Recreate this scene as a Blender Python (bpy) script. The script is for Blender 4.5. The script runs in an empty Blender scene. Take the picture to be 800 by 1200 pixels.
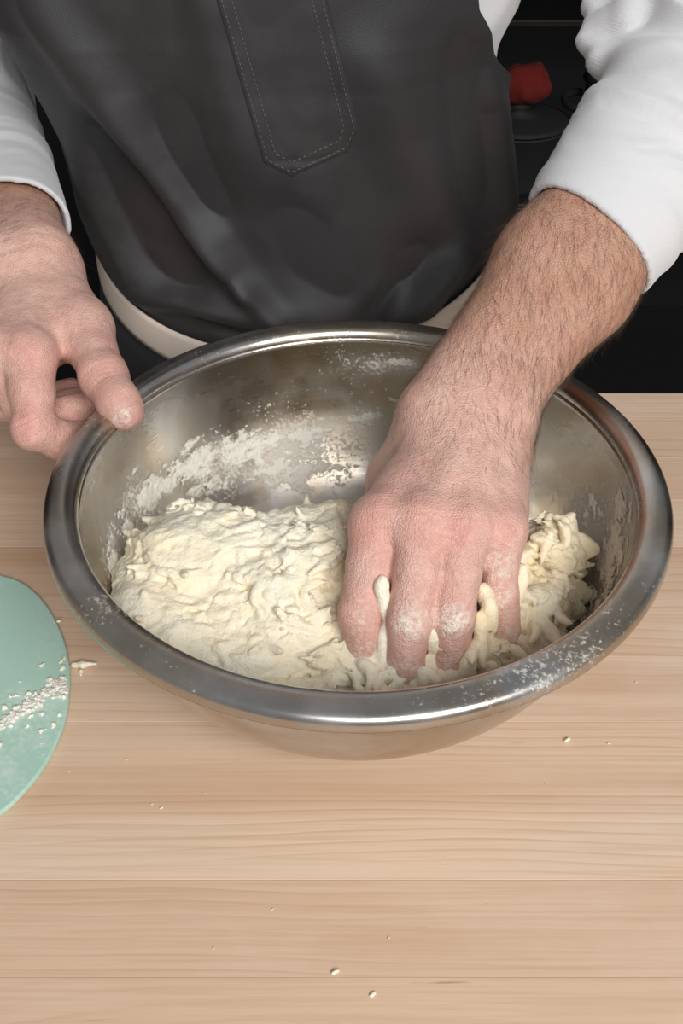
import bpy, bmesh, math, random
import numpy as np
from mathutils import Vector, Matrix

random.seed(7)
rng = np.random.default_rng(11)
scene = bpy.context.scene
COL = scene.collection
TZ = 0.90                     # table top height; all build coordinates below are relative to it

# ------------------------------------------------------------------ camera
F_PX = 1250.0
PITCH = math.radians(40.29)
CAM = np.array([-0.0085, -0.4496, 0.4745])
cam_d = bpy.data.cameras.new('camera')
cam_d.sensor_fit = 'VERTICAL'
cam_d.sensor_height = 36.0
cam_d.lens = 36.0 * F_PX / 1200.0
cam_d.clip_start = 0.02
cam_o = bpy.data.objects.new('camera', cam_d)
COL.objects.link(cam_o)
cam_o.location = (CAM[0], CAM[1], CAM[2] + TZ)
cam_o.rotation_euler = (math.pi / 2 - PITCH, 0, 0)
scene.camera = cam_o

# ------------------------------------------------------------------ world, lights, exposure
scene.view_settings.view_transform = 'Standard'
scene.view_settings.look = 'None'
scene.view_settings.gamma = 1.0
scene.view_settings.use_curve_mapping = False
scene.view_settings.exposure = 0.24
w = bpy.data.worlds.new('world')
scene.world = w
w.use_nodes = True
bg = w.node_tree.nodes['Background']
bg.inputs['Color'].default_value = (0.93, 0.96, 1.0, 1)
bg.inputs['Strength'].default_value = 0.22


def area(name, loc, target, sx, sy, energy, color=(1, 1, 1)):
    d = bpy.data.lights.new(name, 'AREA')
    d.shape = 'RECTANGLE'
    d.size, d.size_y = sx, sy
    d.energy = energy
    d.color = color
    o = bpy.data.objects.new(name, d)
    COL.objects.link(o)
    o.location = (loc[0], loc[1], loc[2] + TZ)
    v = Vector(target) - Vector(loc)
    o.rotation_euler = v.to_track_quat('-Z', 'Y').to_euler()
    return o


# one light: the large soft source behind the camera, a little to the right, that the photograph's
# frontal light, rim highlights and brighter right-hand side show
area('softbox_front_offscreen', (0.60, -1.65, 1.45), (0.0, 0.05, 0.1), 1.3, 0.9, 47, (1.0, 0.995, 0.985))

# ------------------------------------------------------------------ pixel helpers (a pixel gives a direction, the depth is chosen)
FW = np.array([0, math.cos(PITCH), -math.sin(PITCH)])
UP = np.array([0, math.sin(PITCH), math.cos(PITCH)])
RT = np.array([1.0, 0, 0])


def P(px, py, d):
    return CAM + FW * d + RT * ((px - 400) / F_PX * d) + UP * ((600 - py) / F_PX * d)


def proj(V):
    V = np.asarray(V, float) - CAM
    d = V @ FW
    return 400 + F_PX * (V @ RT) / d, 600 - F_PX * (V @ UP) / d


def on_z(px, py, z):
    r = P(px, py, 1.0) - CAM
    return CAM + r * ((z - CAM[2]) / r[2])


# ------------------------------------------------------------------ object helpers
def link(name, me, parent=None, mat=None, loc=None):
    o = bpy.data.objects.new(name, me)
    COL.objects.link(o)
    if mat is not None:
        me.materials.clear()
        me.materials.append(mat)
    if parent is not None:
        o.parent = parent
    if loc is not None:
        o.location = loc
    return o


def tag(o, label, cat=None, group=None, kind=None):
    o['label'] = label
    if cat:
        o['category'] = cat
    if group:
        o['group'] = group
    if kind:
        o['kind'] = kind
    return o


def mesh_np(name, V, F, smooth=True):
    """V (n,3) array, F list/array of polygons (array = all quads or all tris)."""
    me = bpy.data.meshes.new(name)
    V = np.asarray(V, np.float32)
    if isinstance(F, np.ndarray):
        m, k = F.shape
        me.vertices.add(len(V))
        me.vertices.foreach_set('co', V.ravel())
        me.loops.add(m * k)
        me.loops.foreach_set('vertex_index', F.astype(np.int32).ravel())
        me.polygons.add(m)
        me.polygons.foreach_set('loop_start', np.arange(0, m * k, k, dtype=np.int32))
        me.update(calc_edges=True)
        me.validate()
    else:
        me.from_pydata(V.tolist(), [], F)
        me.update()
    me.polygons.foreach_set('use_smooth', np.full(len(me.polygons), smooth))
    return me


def empty(name, loc):
    o = bpy.data.objects.new(name, None)
    COL.objects.link(o)
    o.location = loc
    o.empty_display_size = 0.05
    return o


def box_mesh(name, lo, hi, bev=0.0, seg=2):
    bm = bmesh.new()
    bmesh.ops.create_cube(bm, size=1)
    for v in bm.verts:
        for i in range(3):
            v.co[i] = lo[i] + (v.co[i] + .5) * (hi[i] - lo[i])
    if bev > 0:
        bmesh.ops.bevel(bm, geom=bm.edges[:], offset=bev, segments=seg, affect='EDGES', profile=.5)
    me = bpy.data.meshes.new(name)
    bm.to_mesh(me)
    bm.free()
    return me


def lathe(name, prof, n=128, closed=False):
    """prof = [(r, z)] spun about z"""
    prof = np.asarray(prof, float)
    t = np.linspace(0, 2 * np.pi, n, endpoint=False)
    V = np.stack([prof[:, None, 0] * np.cos(t), prof[:, None, 0] * np.sin(t), prof[:, None, 1] + 0 * t], -1).reshape(-1, 3)
    m = len(prof)
    I = np.arange(m if closed else m - 1)
    J = np.arange(n)
    ii, jj = np.meshgrid(I, J, indexing='ij')
    i2 = (ii + 1) % m
    j2 = (jj + 1) % n
    Q = np.stack([ii * n + jj, ii * n + j2, i2 * n + j2, i2 * n + jj], -1).reshape(-1, 4)
    return mesh_np(name, V, Q)


# ------------------------------------------------------------------ numpy noise
_perm = np.random.default_rng(3).permutation(256)
_perm = np.concatenate([_perm, _perm, _perm]).astype(np.int32)
_grad = np.random.default_rng(4).normal(size=(256, 3))
_grad /= np.linalg.norm(_grad, axis=1)[:, None]
_gx, _gy, _gz = (np.ascontiguousarray(_grad[:, i]).astype(np.float32) for i in range(3))


def noise3(p):
    """gradient noise, worked off in cache-sized blocks"""
    p = np.asarray(p)
    out = np.empty(len(p), np.float32)
    for s0 in range(0, len(p), 32768):
        q = p[s0:s0 + 32768].astype(np.float32)
        i = np.floor(q).astype(np.int32)
        f = q - i
        i &= 255
        x, y, z = f[:, 0], f[:, 1], f[:, 2]
        u = f * f * f * (f * (f * 6 - 15) + 10)
        a0, a1 = _perm[i[:, 0]], _perm[i[:, 0] + 1]
        acc = 0
        for dx, a in ((0, a0), (1, a1)):
            for dy in (0, 1):
                b = _perm[a + i[:, 1] + dy] + i[:, 2]
                wxy = (u[:, 0] if dx else 1 - u[:, 0]) * (u[:, 1] if dy else 1 - u[:, 1])
                for dz in (0, 1):
                    g = _perm[b + dz]
                    acc = acc + (_gx[g] * (x - dx) + _gy[g] * (y - dy) + _gz[g] * (z - dz)) * wxy * (u[:, 2] if dz else 1 - u[:, 2])
        out[s0:s0 + 32768] = acc
    return out * 1.6


def fbm(p, oct=4, gain=.5):
    a, s, r = 1.0, 1.0, 0
    for k in range(oct):
        r = r + a * noise3(np.asarray(p) * s + 17.3 * k)
        a *= gain
        s *= 2.03
    return r


def sstep(a, b, x):
    t = np.clip((x - a) / (b - a), 0, 1)
    return t * t * (3 - 2 * t)


# ------------------------------------------------------------------ distance-field modelling
def smin(a, b, k):
    if k <= 0:
        return np.minimum(a, b)
    h = np.clip(.5 + .5 * (b - a) / k, 0, 1)
    return b + (a - b) * h - k * h * (1 - h)


class Field:
    def __init__(s, lo, hi, h):
        s.lo = np.asarray(lo, float)
        s.h = h
        s.n = np.ceil((np.asarray(hi, float) - s.lo) / h).astype(int) + 1
        s.f = np.full(s.n, .05, np.float32)
        s.ax = [(s.lo[i] + h * np.arange(s.n[i])).astype(np.float32) for i in range(3)]

    def like(s):
        g = Field.__new__(Field)
        g.lo, g.h, g.n, g.ax = s.lo, s.h, s.n, s.ax
        g.f = np.full(s.n, .05, np.float32)
        return g

    def win(s, lo, hi):
        sl, cs = [], []
        for i in range(3):
            a = int(np.clip(np.floor((lo[i] - s.lo[i]) / s.h), 0, s.n[i]))
            b = int(np.clip(np.ceil((hi[i] - s.lo[i]) / s.h) + 1, 0, s.n[i]))
            sl.append(slice(a, b))
            sh = [1, 1, 1]
            sh[i] = -1
            cs.append(s.ax[i][a:b].reshape(sh))
        return tuple(sl), cs

    def cone(s, a, b, ra, rb, k=0.0, m=None):
        a = np.asarray(a, np.float32)
        b = np.asarray(b, np.float32)
        r = max(ra, rb) + k + .012 if m is None else max(ra, rb) + m
        sl, (x, y, z) = s.win(np.minimum(a, b) - r, np.maximum(a, b) + r)
        ba = b - a
        L = max(float(ba @ ba), 1e-12)
        X, Y, Z = x - a[0], y - a[1], z - a[2]
        t = np.clip((X * ba[0] + Y * ba[1] + Z * ba[2]) / L, 0, 1)
        d = np.sqrt((X - t * ba[0]) ** 2 + (Y - t * ba[1]) ** 2 + (Z - t * ba[2]) ** 2) - (ra + (rb - ra) * t)
        s.f[sl] = smin(s.f[sl], d, k)

    def chain(s, pts, rad, k=0.0):
        for i in range(len(pts) - 1):
            s.cone(pts[i], pts[i + 1], rad[i], rad[i + 1], k)

    def ell(s, c, r, k=0.0, rot=None, sub=False):
        """ellipsoid, rot = 3x3 whose rows are the local axes"""
        c = np.asarray(c, float)
        r = np.asarray(r, float)
        e = max(r) + k + .012
        sl, (x, y, z) = s.win(c - e, c + e)
        X, Y, Z = x - c[0], y - c[1], z - c[2]
        if rot is not None:
            R = np.asarray(rot, float)
            X, Y, Z = (R[i, 0] * X + R[i, 1] * Y + R[i, 2] * Z for i in range(3))
        q = np.sqrt((X / r[0]) ** 2 + (Y / r[1]) ** 2 + (Z / r[2]) ** 2)
        g = np.sqrt((X / r[0] ** 2) ** 2 + (Y / r[1] ** 2) ** 2 + (Z / r[2] ** 2) ** 2) + 1e-6
        d = (q * (q - 1) / g).astype(np.float32)
        if sub:
            s.f[sl] = -smin(-s.f[sl], d, k)
        else:
            s.f[sl] = smin(s.f[sl], d, k)

    def cut(s, p, n):
        """remove everything on the +n side of plane p"""
        p = np.asarray(p, float)
        n = np.asarray(n, float) / np.linalg.norm(n)
        sl, (x, y, z) = s.win(s.lo, s.lo + s.h * s.n)
        d = ((x - p[0]) * n[0] + (y - p[1]) * n[1] + (z - p[2]) * n[2]).astype(np.float32)
        s.f = np.maximum(s.f, d)

    def band(s, width):
        """indices and points near the surface"""
        idx = np.nonzero(np.abs(s.f) < width)
        pts = np.stack([s.ax[i][idx[i]] for i in range(3)], -1).astype(float)
        return idx, pts

    def mesh(s, smooth=1):
        f = s.f
        n = np.array(f.shape)
        inside = f < 0
        cnt = np.zeros(n - 1, np.int8)
        for dx in (0, 1):
            for dy in (0, 1):
                for dz in (0, 1):
                    cnt += inside[dx:n[0] - 1 + dx, dy:n[1] - 1 + dy, dz:n[2] - 1 + dz]
        act = (cnt > 0) & (cnt < 8)
        ci, cj, ck = np.nonzero(act)
        vid = np.full(n - 1, -1, np.int64)
        vid[ci, cj, ck] = np.arange(len(ci))
        acc = np.zeros((len(ci), 3))
        num = np.zeros(len(ci))
        for ax in range(3):
            for u in (0, 1):
                for v in (0, 1):
                    o = [0, 0, 0]
                    oth = [i for i in range(3) if i != ax]
                    o[oth[0]], o[oth[1]] = u, v
                    o2 = list(o)
                    o2[ax] = 1
                    a = f[ci + o[0], cj + o[1], ck + o[2]]
                    b = f[ci + o2[0], cj + o2[1], ck + o2[2]]
                    m = (a < 0) != (b < 0)
                    t = np.where(m, a / np.where(m, a - b, 1), 0)
                    q = np.tile(np.array(o, float), (len(ci), 1))
                    q[:, ax] = t
                    acc[m] += q[m]
                    num[m] += 1
        V = np.stack([ci, cj, ck], -1) + acc / num[:, None]
        V = s.lo + s.h * V
        quads = []
        for ax in range(3):
            sh = [n[0], n[1], n[2]]
            sa = [slice(None)] * 3
            sb = [slice(None)] * 3
            sa[ax] = slice(0, n[ax] - 1)
            sb[ax] = slice(1, n[ax])
            A = inside[tuple(sa)]
            B = inside[tuple(sb)]
            i, j, k = np.nonzero(A != B)
            flip = A[i, j, k]
            e = np.stack([i, j, k], -1)
            o1, o2 = [q for q in range(3) if q != ax]
            ok = (e[:, o1] > 0) & (e[:, o2] > 0) & (e[:, o1] < n[o1] - 1) & (e[:, o2] < n[o2] - 1)
            e = e[ok]
            flip = flip[ok]
            ids = []
            for (u, v) in ((-1, -1), (0, -1), (0, 0), (-1, 0)):
                c = e.copy()
                c[:, o1] += u
                c[:, o2] += v
                ids.append(vid[c[:, 0], c[:, 1], c[:, 2]])
            q = np.stack(ids, -1)
            if ax == 1:
                flip = ~flip
            q[~flip] = q[~flip][:, ::-1]
            quads.append(q)
        Q = np.concatenate(quads)
        Q = Q[(Q >= 0).all(1)]
        for it in range(smooth):
            V = relax(V, Q, .5)
        return V, Q


def relax(V, Q, lam):
    S = np.zeros_like(V)
    c = np.zeros(len(V))
    for k in range(4):
        a, b = Q[:, k], Q[:, (k + 1) % 4]
        for i in range(3):
            S[:, i] += np.bincount(a, V[b, i], len(V)) + np.bincount(b, V[a, i], len(V))
        c += np.bincount(a, minlength=len(V)) + np.bincount(b, minlength=len(V))
    c = np.maximum(c, 1)
    return V + lam * (S / c[:, None] - V)


def vnormals(V, Q):
    n = np.cross(V[Q[:, 2]] - V[Q[:, 0]], V[Q[:, 3]] - V[Q[:, 1]])
    N = np.zeros_like(V)
    for k in range(4):
        for i in range(3):
            N[:, i] += np.bincount(Q[:, k], n[:, i], len(V))
    return N / (np.linalg.norm(N, axis=1)[:, None] + 1e-12)


def set_attr(me, name, arr):
    arr = np.asarray(arr, np.float32)
    if arr.ndim == 1:
        a = me.attributes.new(name, 'FLOAT', 'POINT')
        a.data.foreach_set('value', arr)
    else:
        a = me.attributes.new(name, 'FLOAT_COLOR', 'POINT')
        a.data.foreach_set('color', np.c_[arr, np.ones(len(arr))].astype(np.float32).ravel())


# ------------------------------------------------------------------ material helpers
class Mat:
    def __init__(s, name):
        s.m = bpy.data.materials.new(name)
        s.m.use_nodes = True
        s.nt = s.m.node_tree
        s.b = s.nt.nodes['Principled BSDF']

    def node(s, t, **kw):
        n = s.nt.nodes.new(t)
        for k, v in kw.items():
            if hasattr(n, k):
                setattr(n, k, v)
            else:
                n.inputs[k].default_value = v
        return n

    def l(s, a, b):
        s.nt.links.new(a, b)

    def set(s, **kw):
        for k, v in kw.items():
            s.b.inputs[k.replace('_', ' ')].default_value = v
        return s

    def coord(s, scale=(1, 1, 1), kind='Object', rot=(0, 0, 0)):
        tc = s.node('ShaderNodeTexCoord')
        mp = s.node('ShaderNodeMapping')
        mp.inputs['Scale'].default_value = scale
        mp.inputs['Rotation'].default_value = rot
        s.l(tc.outputs[kind], mp.inputs['Vector'])
        return mp.outputs['Vector']

    def noise(s, vec, scale, detail=4, rough=.5, dist=0.0):
        n = s.node('ShaderNodeTexNoise')
        n.inputs['Scale'].default_value = scale
        n.inputs['Detail'].default_value = detail
        n.inputs['Roughness'].default_value = rough
        n.inputs['Distortion'].default_value = dist
        if vec is not None:
            s.l(vec, n.inputs['Vector'])
        return n.outputs['Fac']

    def ramp(s, fac, stops, interp='LINEAR'):
        r = s.node('ShaderNodeValToRGB')
        r.color_ramp.interpolation = interp
        els = r.color_ramp.elements
        while len(els) < len(stops):
            els.new(.5)
        for e, (p, c) in zip(els, stops):
            e.position = p
            e.color = c if len(c) == 4 else (*c, 1)
        s.l(fac, r.inputs['Fac'])
        return r.outputs['Color']

    def mix(s, fac, a, b, mode='MIX'):
        n = s.node('ShaderNodeMix')
        n.data_type = 'RGBA'
        n.blend_type = mode
        for v, i in ((fac, 0), (a, 6), (b, 7)):
            if isinstance(v, (int, float)):
                n.inputs[i].default_value = v
            elif isinstance(v, tuple):
                n.inputs[i].default_value = v if len(v) == 4 else (*v, 1)
            else:
                s.l(v, n.inputs[i])
        return n.outputs[2]

    def math(s, op, a, b=0.0, clamp=False):
        n = s.node('ShaderNodeMath')
        n.operation = op
        n.use_clamp = clamp
        for v, i in ((a, 0), (b, 1)):
            if isinstance(v, (int, float)):
                n.inputs[i].default_value = v
            else:
                s.l(v, n.inputs[i])
        return n.outputs[0]

    def attr(s, name):
        n = s.node('ShaderNodeAttribute')
        n.attribute_name = name
        return n

    def bump(s, h, strength=.3, dist=.001):
        b = s.node('ShaderNodeBump')
        b.inputs['Strength'].default_value = strength
        b.inputs['Distance'].default_value = dist
        s.l(h, b.inputs['Height'])
        s.l(b.outputs['Normal'], s.b.inputs['Normal'])

    def base(s, c):
        s.l(c, s.b.inputs['Base Color'])


def srgb(r, g, b):
    def c(v):
        v /= 255
        return v / 12.92 if v <= .04045 else ((v + .055) / 1.055) ** 2.4
    return (c(r), c(g), c(b), 1)


def plain(name, col, rough=.6, metal=0.0):
    m = Mat(name)
    n = m.noise(m.coord(), 40, 4)
    m.base(m.mix(n, tuple(x * .85 for x in col[:3]), tuple(min(1, x * 1.1) for x in col[:3])))
    m.set(Roughness=rough, Metallic=metal)
    return m.m

# ================================================================== MATERIALS of the setting and the table
def wood_material():
    m = Mat('maple_wood')
    oi = m.node('ShaderNodeObjectInfo')
    tc = m.node('ShaderNodeTexCoord')
    off = m.node('ShaderNodeVectorMath', operation='SCALE')
    comb = m.node('ShaderNodeCombineXYZ')
    m.l(oi.outputs['Random'], comb.inputs[0])
    m.l(oi.outputs['Random'], comb.inputs[1])
    m.l(oi.outputs['Random'], comb.inputs[2])
    m.l(comb.outputs[0], off.inputs[0])
    off.inputs['Scale'].default_value = 37.0
    add = m.node('ShaderNodeVectorMath', operation='ADD')
    m.l(tc.outputs['Object'], add.inputs[0])
    m.l(off.outputs[0], add.inputs[1])

    def mp(sc):
        n = m.node('ShaderNodeMapping')
        n.inputs['Scale'].default_value = sc
        m.l(add.outputs[0], n.inputs['Vector'])
        return n.outputs['Vector']
    # growth rings: bands across the plank, stretched along it, gently wandering
    warp = m.noise(mp((1.6, 7, 7)), 1.0, 3, .5)
    sep = m.node('ShaderNodeSeparateXYZ')
    m.l(add.outputs[0], sep.inputs[0])
    ring = m.math('ADD', m.math('MULTIPLY', sep.outputs[1], 150.0), m.math('MULTIPLY', warp, 9.0))
    ring = m.math('ADD', ring, m.math('MULTIPLY', sep.outputs[2], 160.0))
    fr = m.math('FRACT', ring)
    line = m.ramp(fr, [(0, (0, 0, 0)), (.70, (.25, .25, .25)), (.93, (1, 1, 1)), (1, (0, 0, 0))])
    fade = m.noise(mp((2.0, 22, 22)), 1.0, 2)
    line = m.math('MULTIPLY', line, m.ramp(fade, [(.38, (0, 0, 0)), (.62, (1, 1, 1))]))
    fine = m.noise(mp((9, 420, 420)), 1.0, 4, .6)
    blot = m.noise(mp((2.5, 9, 9)), 1.0, 3, .5)
    c0 = m.ramp(oi.outputs['Random'], [(0, srgb(218, 189, 163)), (.25, srgb(203, 169, 141)), (.5, srgb(223, 197, 172)), (.75, srgb(212, 180, 151)), (1, srgb(198, 162, 132))])
    c = m.mix(m.ramp(blot, [(.35, (0, 0, 0)), (.7, (.55, .55, .55))]), c0, srgb(224, 199, 173))
    tone = m.noise(mp((1.1, 26, 26)), 1.0, 2, .5)
    c = m.mix(m.ramp(tone, [(.52, (0, 0, 0)), (.72, (.55, .55, .55))]), c, srgb(190, 150, 117))
    c = m.mix(m.math('MULTIPLY', line, .36), c, srgb(176, 124, 84))
    c = m.mix(m.ramp(fine, [(.3, (.30, .30, .30)), (.55, (0, 0, 0))]), c, srgb(186, 140, 104))
    # short dark flecks
    fl = m.noise(mp((26, 520, 520)), 1.0, 2, .5)
    c = m.mix(m.ramp(fl, [(.72, (0, 0, 0)), (.80, (.5, .5, .5))]), c, srgb(140, 92, 58))
    # a haze of flour rubbed into the wood
    fd = m.noise(mp((5, 7, 7)), 1.0, 5, .65)
    c = m.mix(m.ramp(fd, [(.50, (0, 0, 0)), (.78, (.26, .26, .26))]), c, srgb(240, 228, 218))
    m.base(c)
    m.set(Roughness=.5)
    m.b.inputs['Specular IOR Level'].default_value = .35
    m.bump(m.math('ADD', m.math('MULTIPLY', line, -.4), fine), .12, .0006)
    return m.m


MAT = {}
MAT['wood'] = wood_material()
MAT['blackwall'] = plain('matt_black_paint', (.018, .018, .019), .85)
MAT['floor'] = plain('dark_rubber_floor', (.020, .020, .021), .8)
MAT['blacksteel'] = plain('black_powder_coat', (.018, .018, .019), .6)
MAT['browntrim'] = plain('dark_bronze_trim', (.035, .026, .018), .5, .3)
MAT['redcloth'] = plain('red_quilted_cloth', (.15, .008, .004), .95)
MAT['castiron'] = plain('cast_iron', (.016, .016, .017), .75, 0.0)


def struct(name, me, mat, label=None):
    o = link(name, me, mat=mat)
    o['kind'] = 'structure'
    if label:
        o['label'] = label
    return o


# ------------------------------------------------------------------ room
struct('floor', box_mesh('floor', (-2.2, -2.4, -.05), (2.2, 2.0, 0)), MAT['floor'], 'dark floor of the kitchen behind the worktable')
struct('wall_back', box_mesh('wall_back', (-2.2, 2.0, 0), (2.2, 2.08, 2.6)), MAT['blackwall'], 'black wall in deep shade behind the person')
struct('wall_left', box_mesh('wall_left', (-2.28, .55, 0), (-2.2, 2.08, 2.6)), MAT['blackwall'], 'black side wall of the dark kitchen')
struct('wall_right', box_mesh('wall_right', (2.2, .55, 0), (2.28, 2.08, 2.6)), MAT['blackwall'], 'black side wall behind the storage rack')

# ------------------------------------------------------------------ worktable
EDGE_Y = 0.2555
PW = 0.0485
table = empty('worktable', (0, 0, 0))
tag(table, 'pale maple butcher block worktable dusted with flour under the steel bowl', 'table')
seams = [0.123 + PW * k for k in range(-13, 3)]
seams = [s for s in seams if s < EDGE_Y - .01] + [EDGE_Y]
for a, b in zip(seams[:-1], seams[1:]):
    g = .00011
    dz = random.uniform(-.00012, .00012)
    me = box_mesh('plank', (-.85, a + g - (a + b) / 2, -.045), (.85, b - g - (a + b) / 2, 0), .00012, 1)
    o = link('plank', me, table, MAT['wood'], (0, (a + b) / 2, TZ + dz))
y0, y1 = seams[0], EDGE_Y
for nm, lo, hi in (('rail', (-.78, y1 - .10, TZ - .14), (.78, y1 - .075, TZ - .0455)), ('rail', (-.78, y0 + .05, TZ - .14), (.78, y0 + .075, TZ - .0455)),
                   ('leg', (-.78, y1 - .14, 0), (-.70, y1 - .06, TZ - .0455)), ('leg', (.70, y1 - .14, 0), (.78, y1 - .06, TZ - .0455)),
                   ('leg', (-.78, y0 + .04, 0), (-.70, y0 + .12, TZ - .0455)), ('leg', (.70, y0 + .04, 0), (.78, y0 + .12, TZ - .0455))):
    link(nm, box_mesh(nm, lo, hi, .002), table, MAT['wood'])

# ------------------------------------------------------------------ dark shelving behind the person
rack = empty('storage_rack', (.55, 1.30, 0))
tag(rack, 'black metal storage rack standing in deep shade behind the person', 'rack')
RX0, RX1, RY0, RY1 = -.75, .55, -.16, .22
for x in (RX0, RX1 - .03):
    for y in (RY0, RY1 - .03):
        link('post', box_mesh('post', (x, y, 0), (x + .03, y + .03, 1.35), .002), rack, MAT['blacksteel'])
for z in (.25, .66, 1.02):
    sh = link('shelf', box_mesh('shelf', (RX0, RY0, z - .02), (RX1, RY1, z), .002), rack, MAT['blacksteel'])
    link('edge_trim', box_mesh('edge_trim', (RX0, RY0 - .006, z - .018), (RX1, RY0 - .0005, z - .004), .001), sh, MAT['browntrim'])
for z in (.82, .88):
    link('back_bar', box_mesh('back_bar', (RX0, RY1 - .02, z), (RX1, RY1 - .008, z + .012), .002), rack, MAT['browntrim'])


def pot(loc, r, h, label):
    pr = [(0, 0), (r * .94, 0), (r, .012), (r, h - .004), (r + .006, h), (r + .004, h + .002), (r - .004, h), (r - .006, .01), (0, .008)]
    o = tag(link('stock_pot', lathe('stock_pot', pr, 48), mat=MAT['castiron'], loc=loc), label, 'pot')
    for sgn in (-1, 1):
        bm = bmesh.new()
        pts = []
        for k in range(9):
            a = math.pi * (k / 8 - .5)
            pts.append(Vector((sgn * (r - .002 + .035 * math.cos(a)), .045 * math.sin(a), h * .75)))
        me = tube_mesh('handle', pts, [.006] * 9, 8)
        link('handle', me, o, MAT['castiron'])
    lid = link('lid', lathe('lid', [(0, .03), (.018, .03), (.02, .022), (.012, .016), (r * .5, .011), (r * .9, .004), (r + .004, 0), (r - .002, -.002), (0, .006)], 48), o, MAT['castiron'], (0, 0, h + .004))
    return o


def tube_mesh(name, pts, rad, n=8):
    pts = [Vector(p) for p in pts]
    V, F = [], []
    for i, p in enumerate(pts):
        t = (pts[min(i + 1, len(pts) - 1)] - pts[max(i - 1, 0)]).normalized()
        a = t.orthogonal().normalized() if i == 0 else (a - t * a.dot(t)).normalized()
        b = t.cross(a)
        for k in range(n):
            q = 2 * math.pi * k / n
            V.append(p + (a * math.cos(q) + b * math.sin(q)) * rad[i])
    for i in range(len(pts) - 1):
        for k in range(n):
            F.append((i * n + k, i * n + (k + 1) % n, (i + 1) * n + (k + 1) % n, (i + 1) * n + k))
    F.append(tuple(range(n))[::-1])
    F.append(tuple(range((len(pts) - 1) * n, len(pts) * n)))
    return mesh_np(name, np.array([tuple(v) for v in V]), F)


pot((.270, 1.24, .66), .080, .0925, 'black cast iron pot with loop handles under the red oven mitt')
pot((.49, 1.32, .66), .10, .13, 'wide black cast iron pot at the dark end of the rack')


def red_bundle(loc, rx, ry, rz, seed, label):
    F = Field((-.09, -.07, -.07), (.09, .07, .07), .004)
    F.ell((0, 0, 0), (rx, ry, rz), .01)
    F.ell((rx * .7, 0, rz * .2), (rx * .45, ry * .8, rz * .8), .02)
    F.ell((-rx * 1.45, 0, -rz * .25), (rx * .62, ry * .5, rz * .50), .012)
    idx, p = F.band(.03)
    F.f[idx] += (.006 * fbm(p * 28 + seed, 3)).astype(np.float32)
    V, Q = F.mesh(1)
    V[:, 2] = np.maximum(V[:, 2], -rz * .8)
    V[:, 2] += rz * .8
    return tag(link('oven_mitt', mesh_np('oven_mitt', V, Q), mat=MAT['redcloth'], loc=loc), label, 'mitt')


# a red mitt lies on the pot lid
red_bundle((.268, 1.235, .7885), .036, .040, .030, 1.0, 'red oven mitt with its thumb lobe lying on a black pot lid')

# ================================================================== MIXING BOWL
def steel_material():
    m = Mat('brushed_stainless_steel')
    v = m.coord()
    # circular brushing: noise in (radius, height) only
    sep = m.node('ShaderNodeSeparateXYZ')
    m.l(v, sep.inputs[0])
    r = m.math('SQRT', m.math('ADD', m.math('MULTIPLY', sep.outputs[0], sep.outputs[0]), m.math('MULTIPLY', sep.outputs[1], sep.outputs[1])))
    cb = m.node('ShaderNodeCombineXYZ')
    m.l(m.math('MULTIPLY', r, 260.0), cb.inputs[0])
    m.l(m.math('MULTIPLY', sep.outputs[2], 260.0), cb.inputs[1])
    brush = m.noise(cb.outputs[0], 1.0, 3, .6)
    wear = m.noise(v, 35, 5, .6)
    dust = m.noise(v, 420, 3, .6)
    dustb = m.noise(v, 16, 4, .6)
    at = m.attr('dust')
    dm = m.math('ADD', m.math('MULTIPLY', dust, .55), m.math('MULTIPLY', dustb, .45))
    dm = m.math('ADD', dm, m.math('MULTIPLY', at.outputs['Fac'], .22))
    mask = m.ramp(dm, [(.64, (0, 0, 0)), (.74, (.8, .8, .8))])
    film = m.math('MULTIPLY', at.outputs['Fac'], m.ramp(wear, [(.34, (.02, .02, .02)), (.72, (.40, .40, .40))]))
    mask = m.math('MAXIMUM', mask, film)
    c = m.mix(wear, (.50, .49, .475), (.60, .59, .575))
    warm_refl = m.noise(v, 14, 4, .6, .8)  # brown patches put warm reflections of dough, wood and skin into the colour
    c = m.mix(m.ramp(warm_refl, [(.38, (0, 0, 0)), (.62, (.75, .75, .75))]), c, (.41, .33, .23))
    m.base(m.mix(mask, c, srgb(205, 198, 186)))
    m.l(m.math('SUBTRACT', 1.0, mask), m.b.inputs['Metallic'])
    ro = m.math('ADD', m.math('MULTIPLY', brush, .16), m.math('MULTIPLY', wear, .12))
    m.l(m.math('ADD', m.math('ADD', ro, m.math('ADD', .09, m.math('MULTIPLY', at.outputs['Fac'], .20))), m.math('MULTIPLY', mask, .4)), m.b.inputs['Roughness'])
    m.bump(m.math('ADD', m.math('MULTIPLY', brush, .25), m.math('MULTIPLY', mask, 1.0)), .10, .0004)
    return m.m


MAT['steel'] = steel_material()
BR, BB, BH = .1486, .061, .1153      # inner wall radius at the rim, base radius, height of the wall


def wall_r(z):
    """outer wall radius at height z"""
    c = np.clip(1 - np.asarray(z) / BH, 0, 1)
    return BB + (BR - BB) * np.sqrt(np.clip(1 - c ** 2, 0, 1)) ** 1.02


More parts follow.
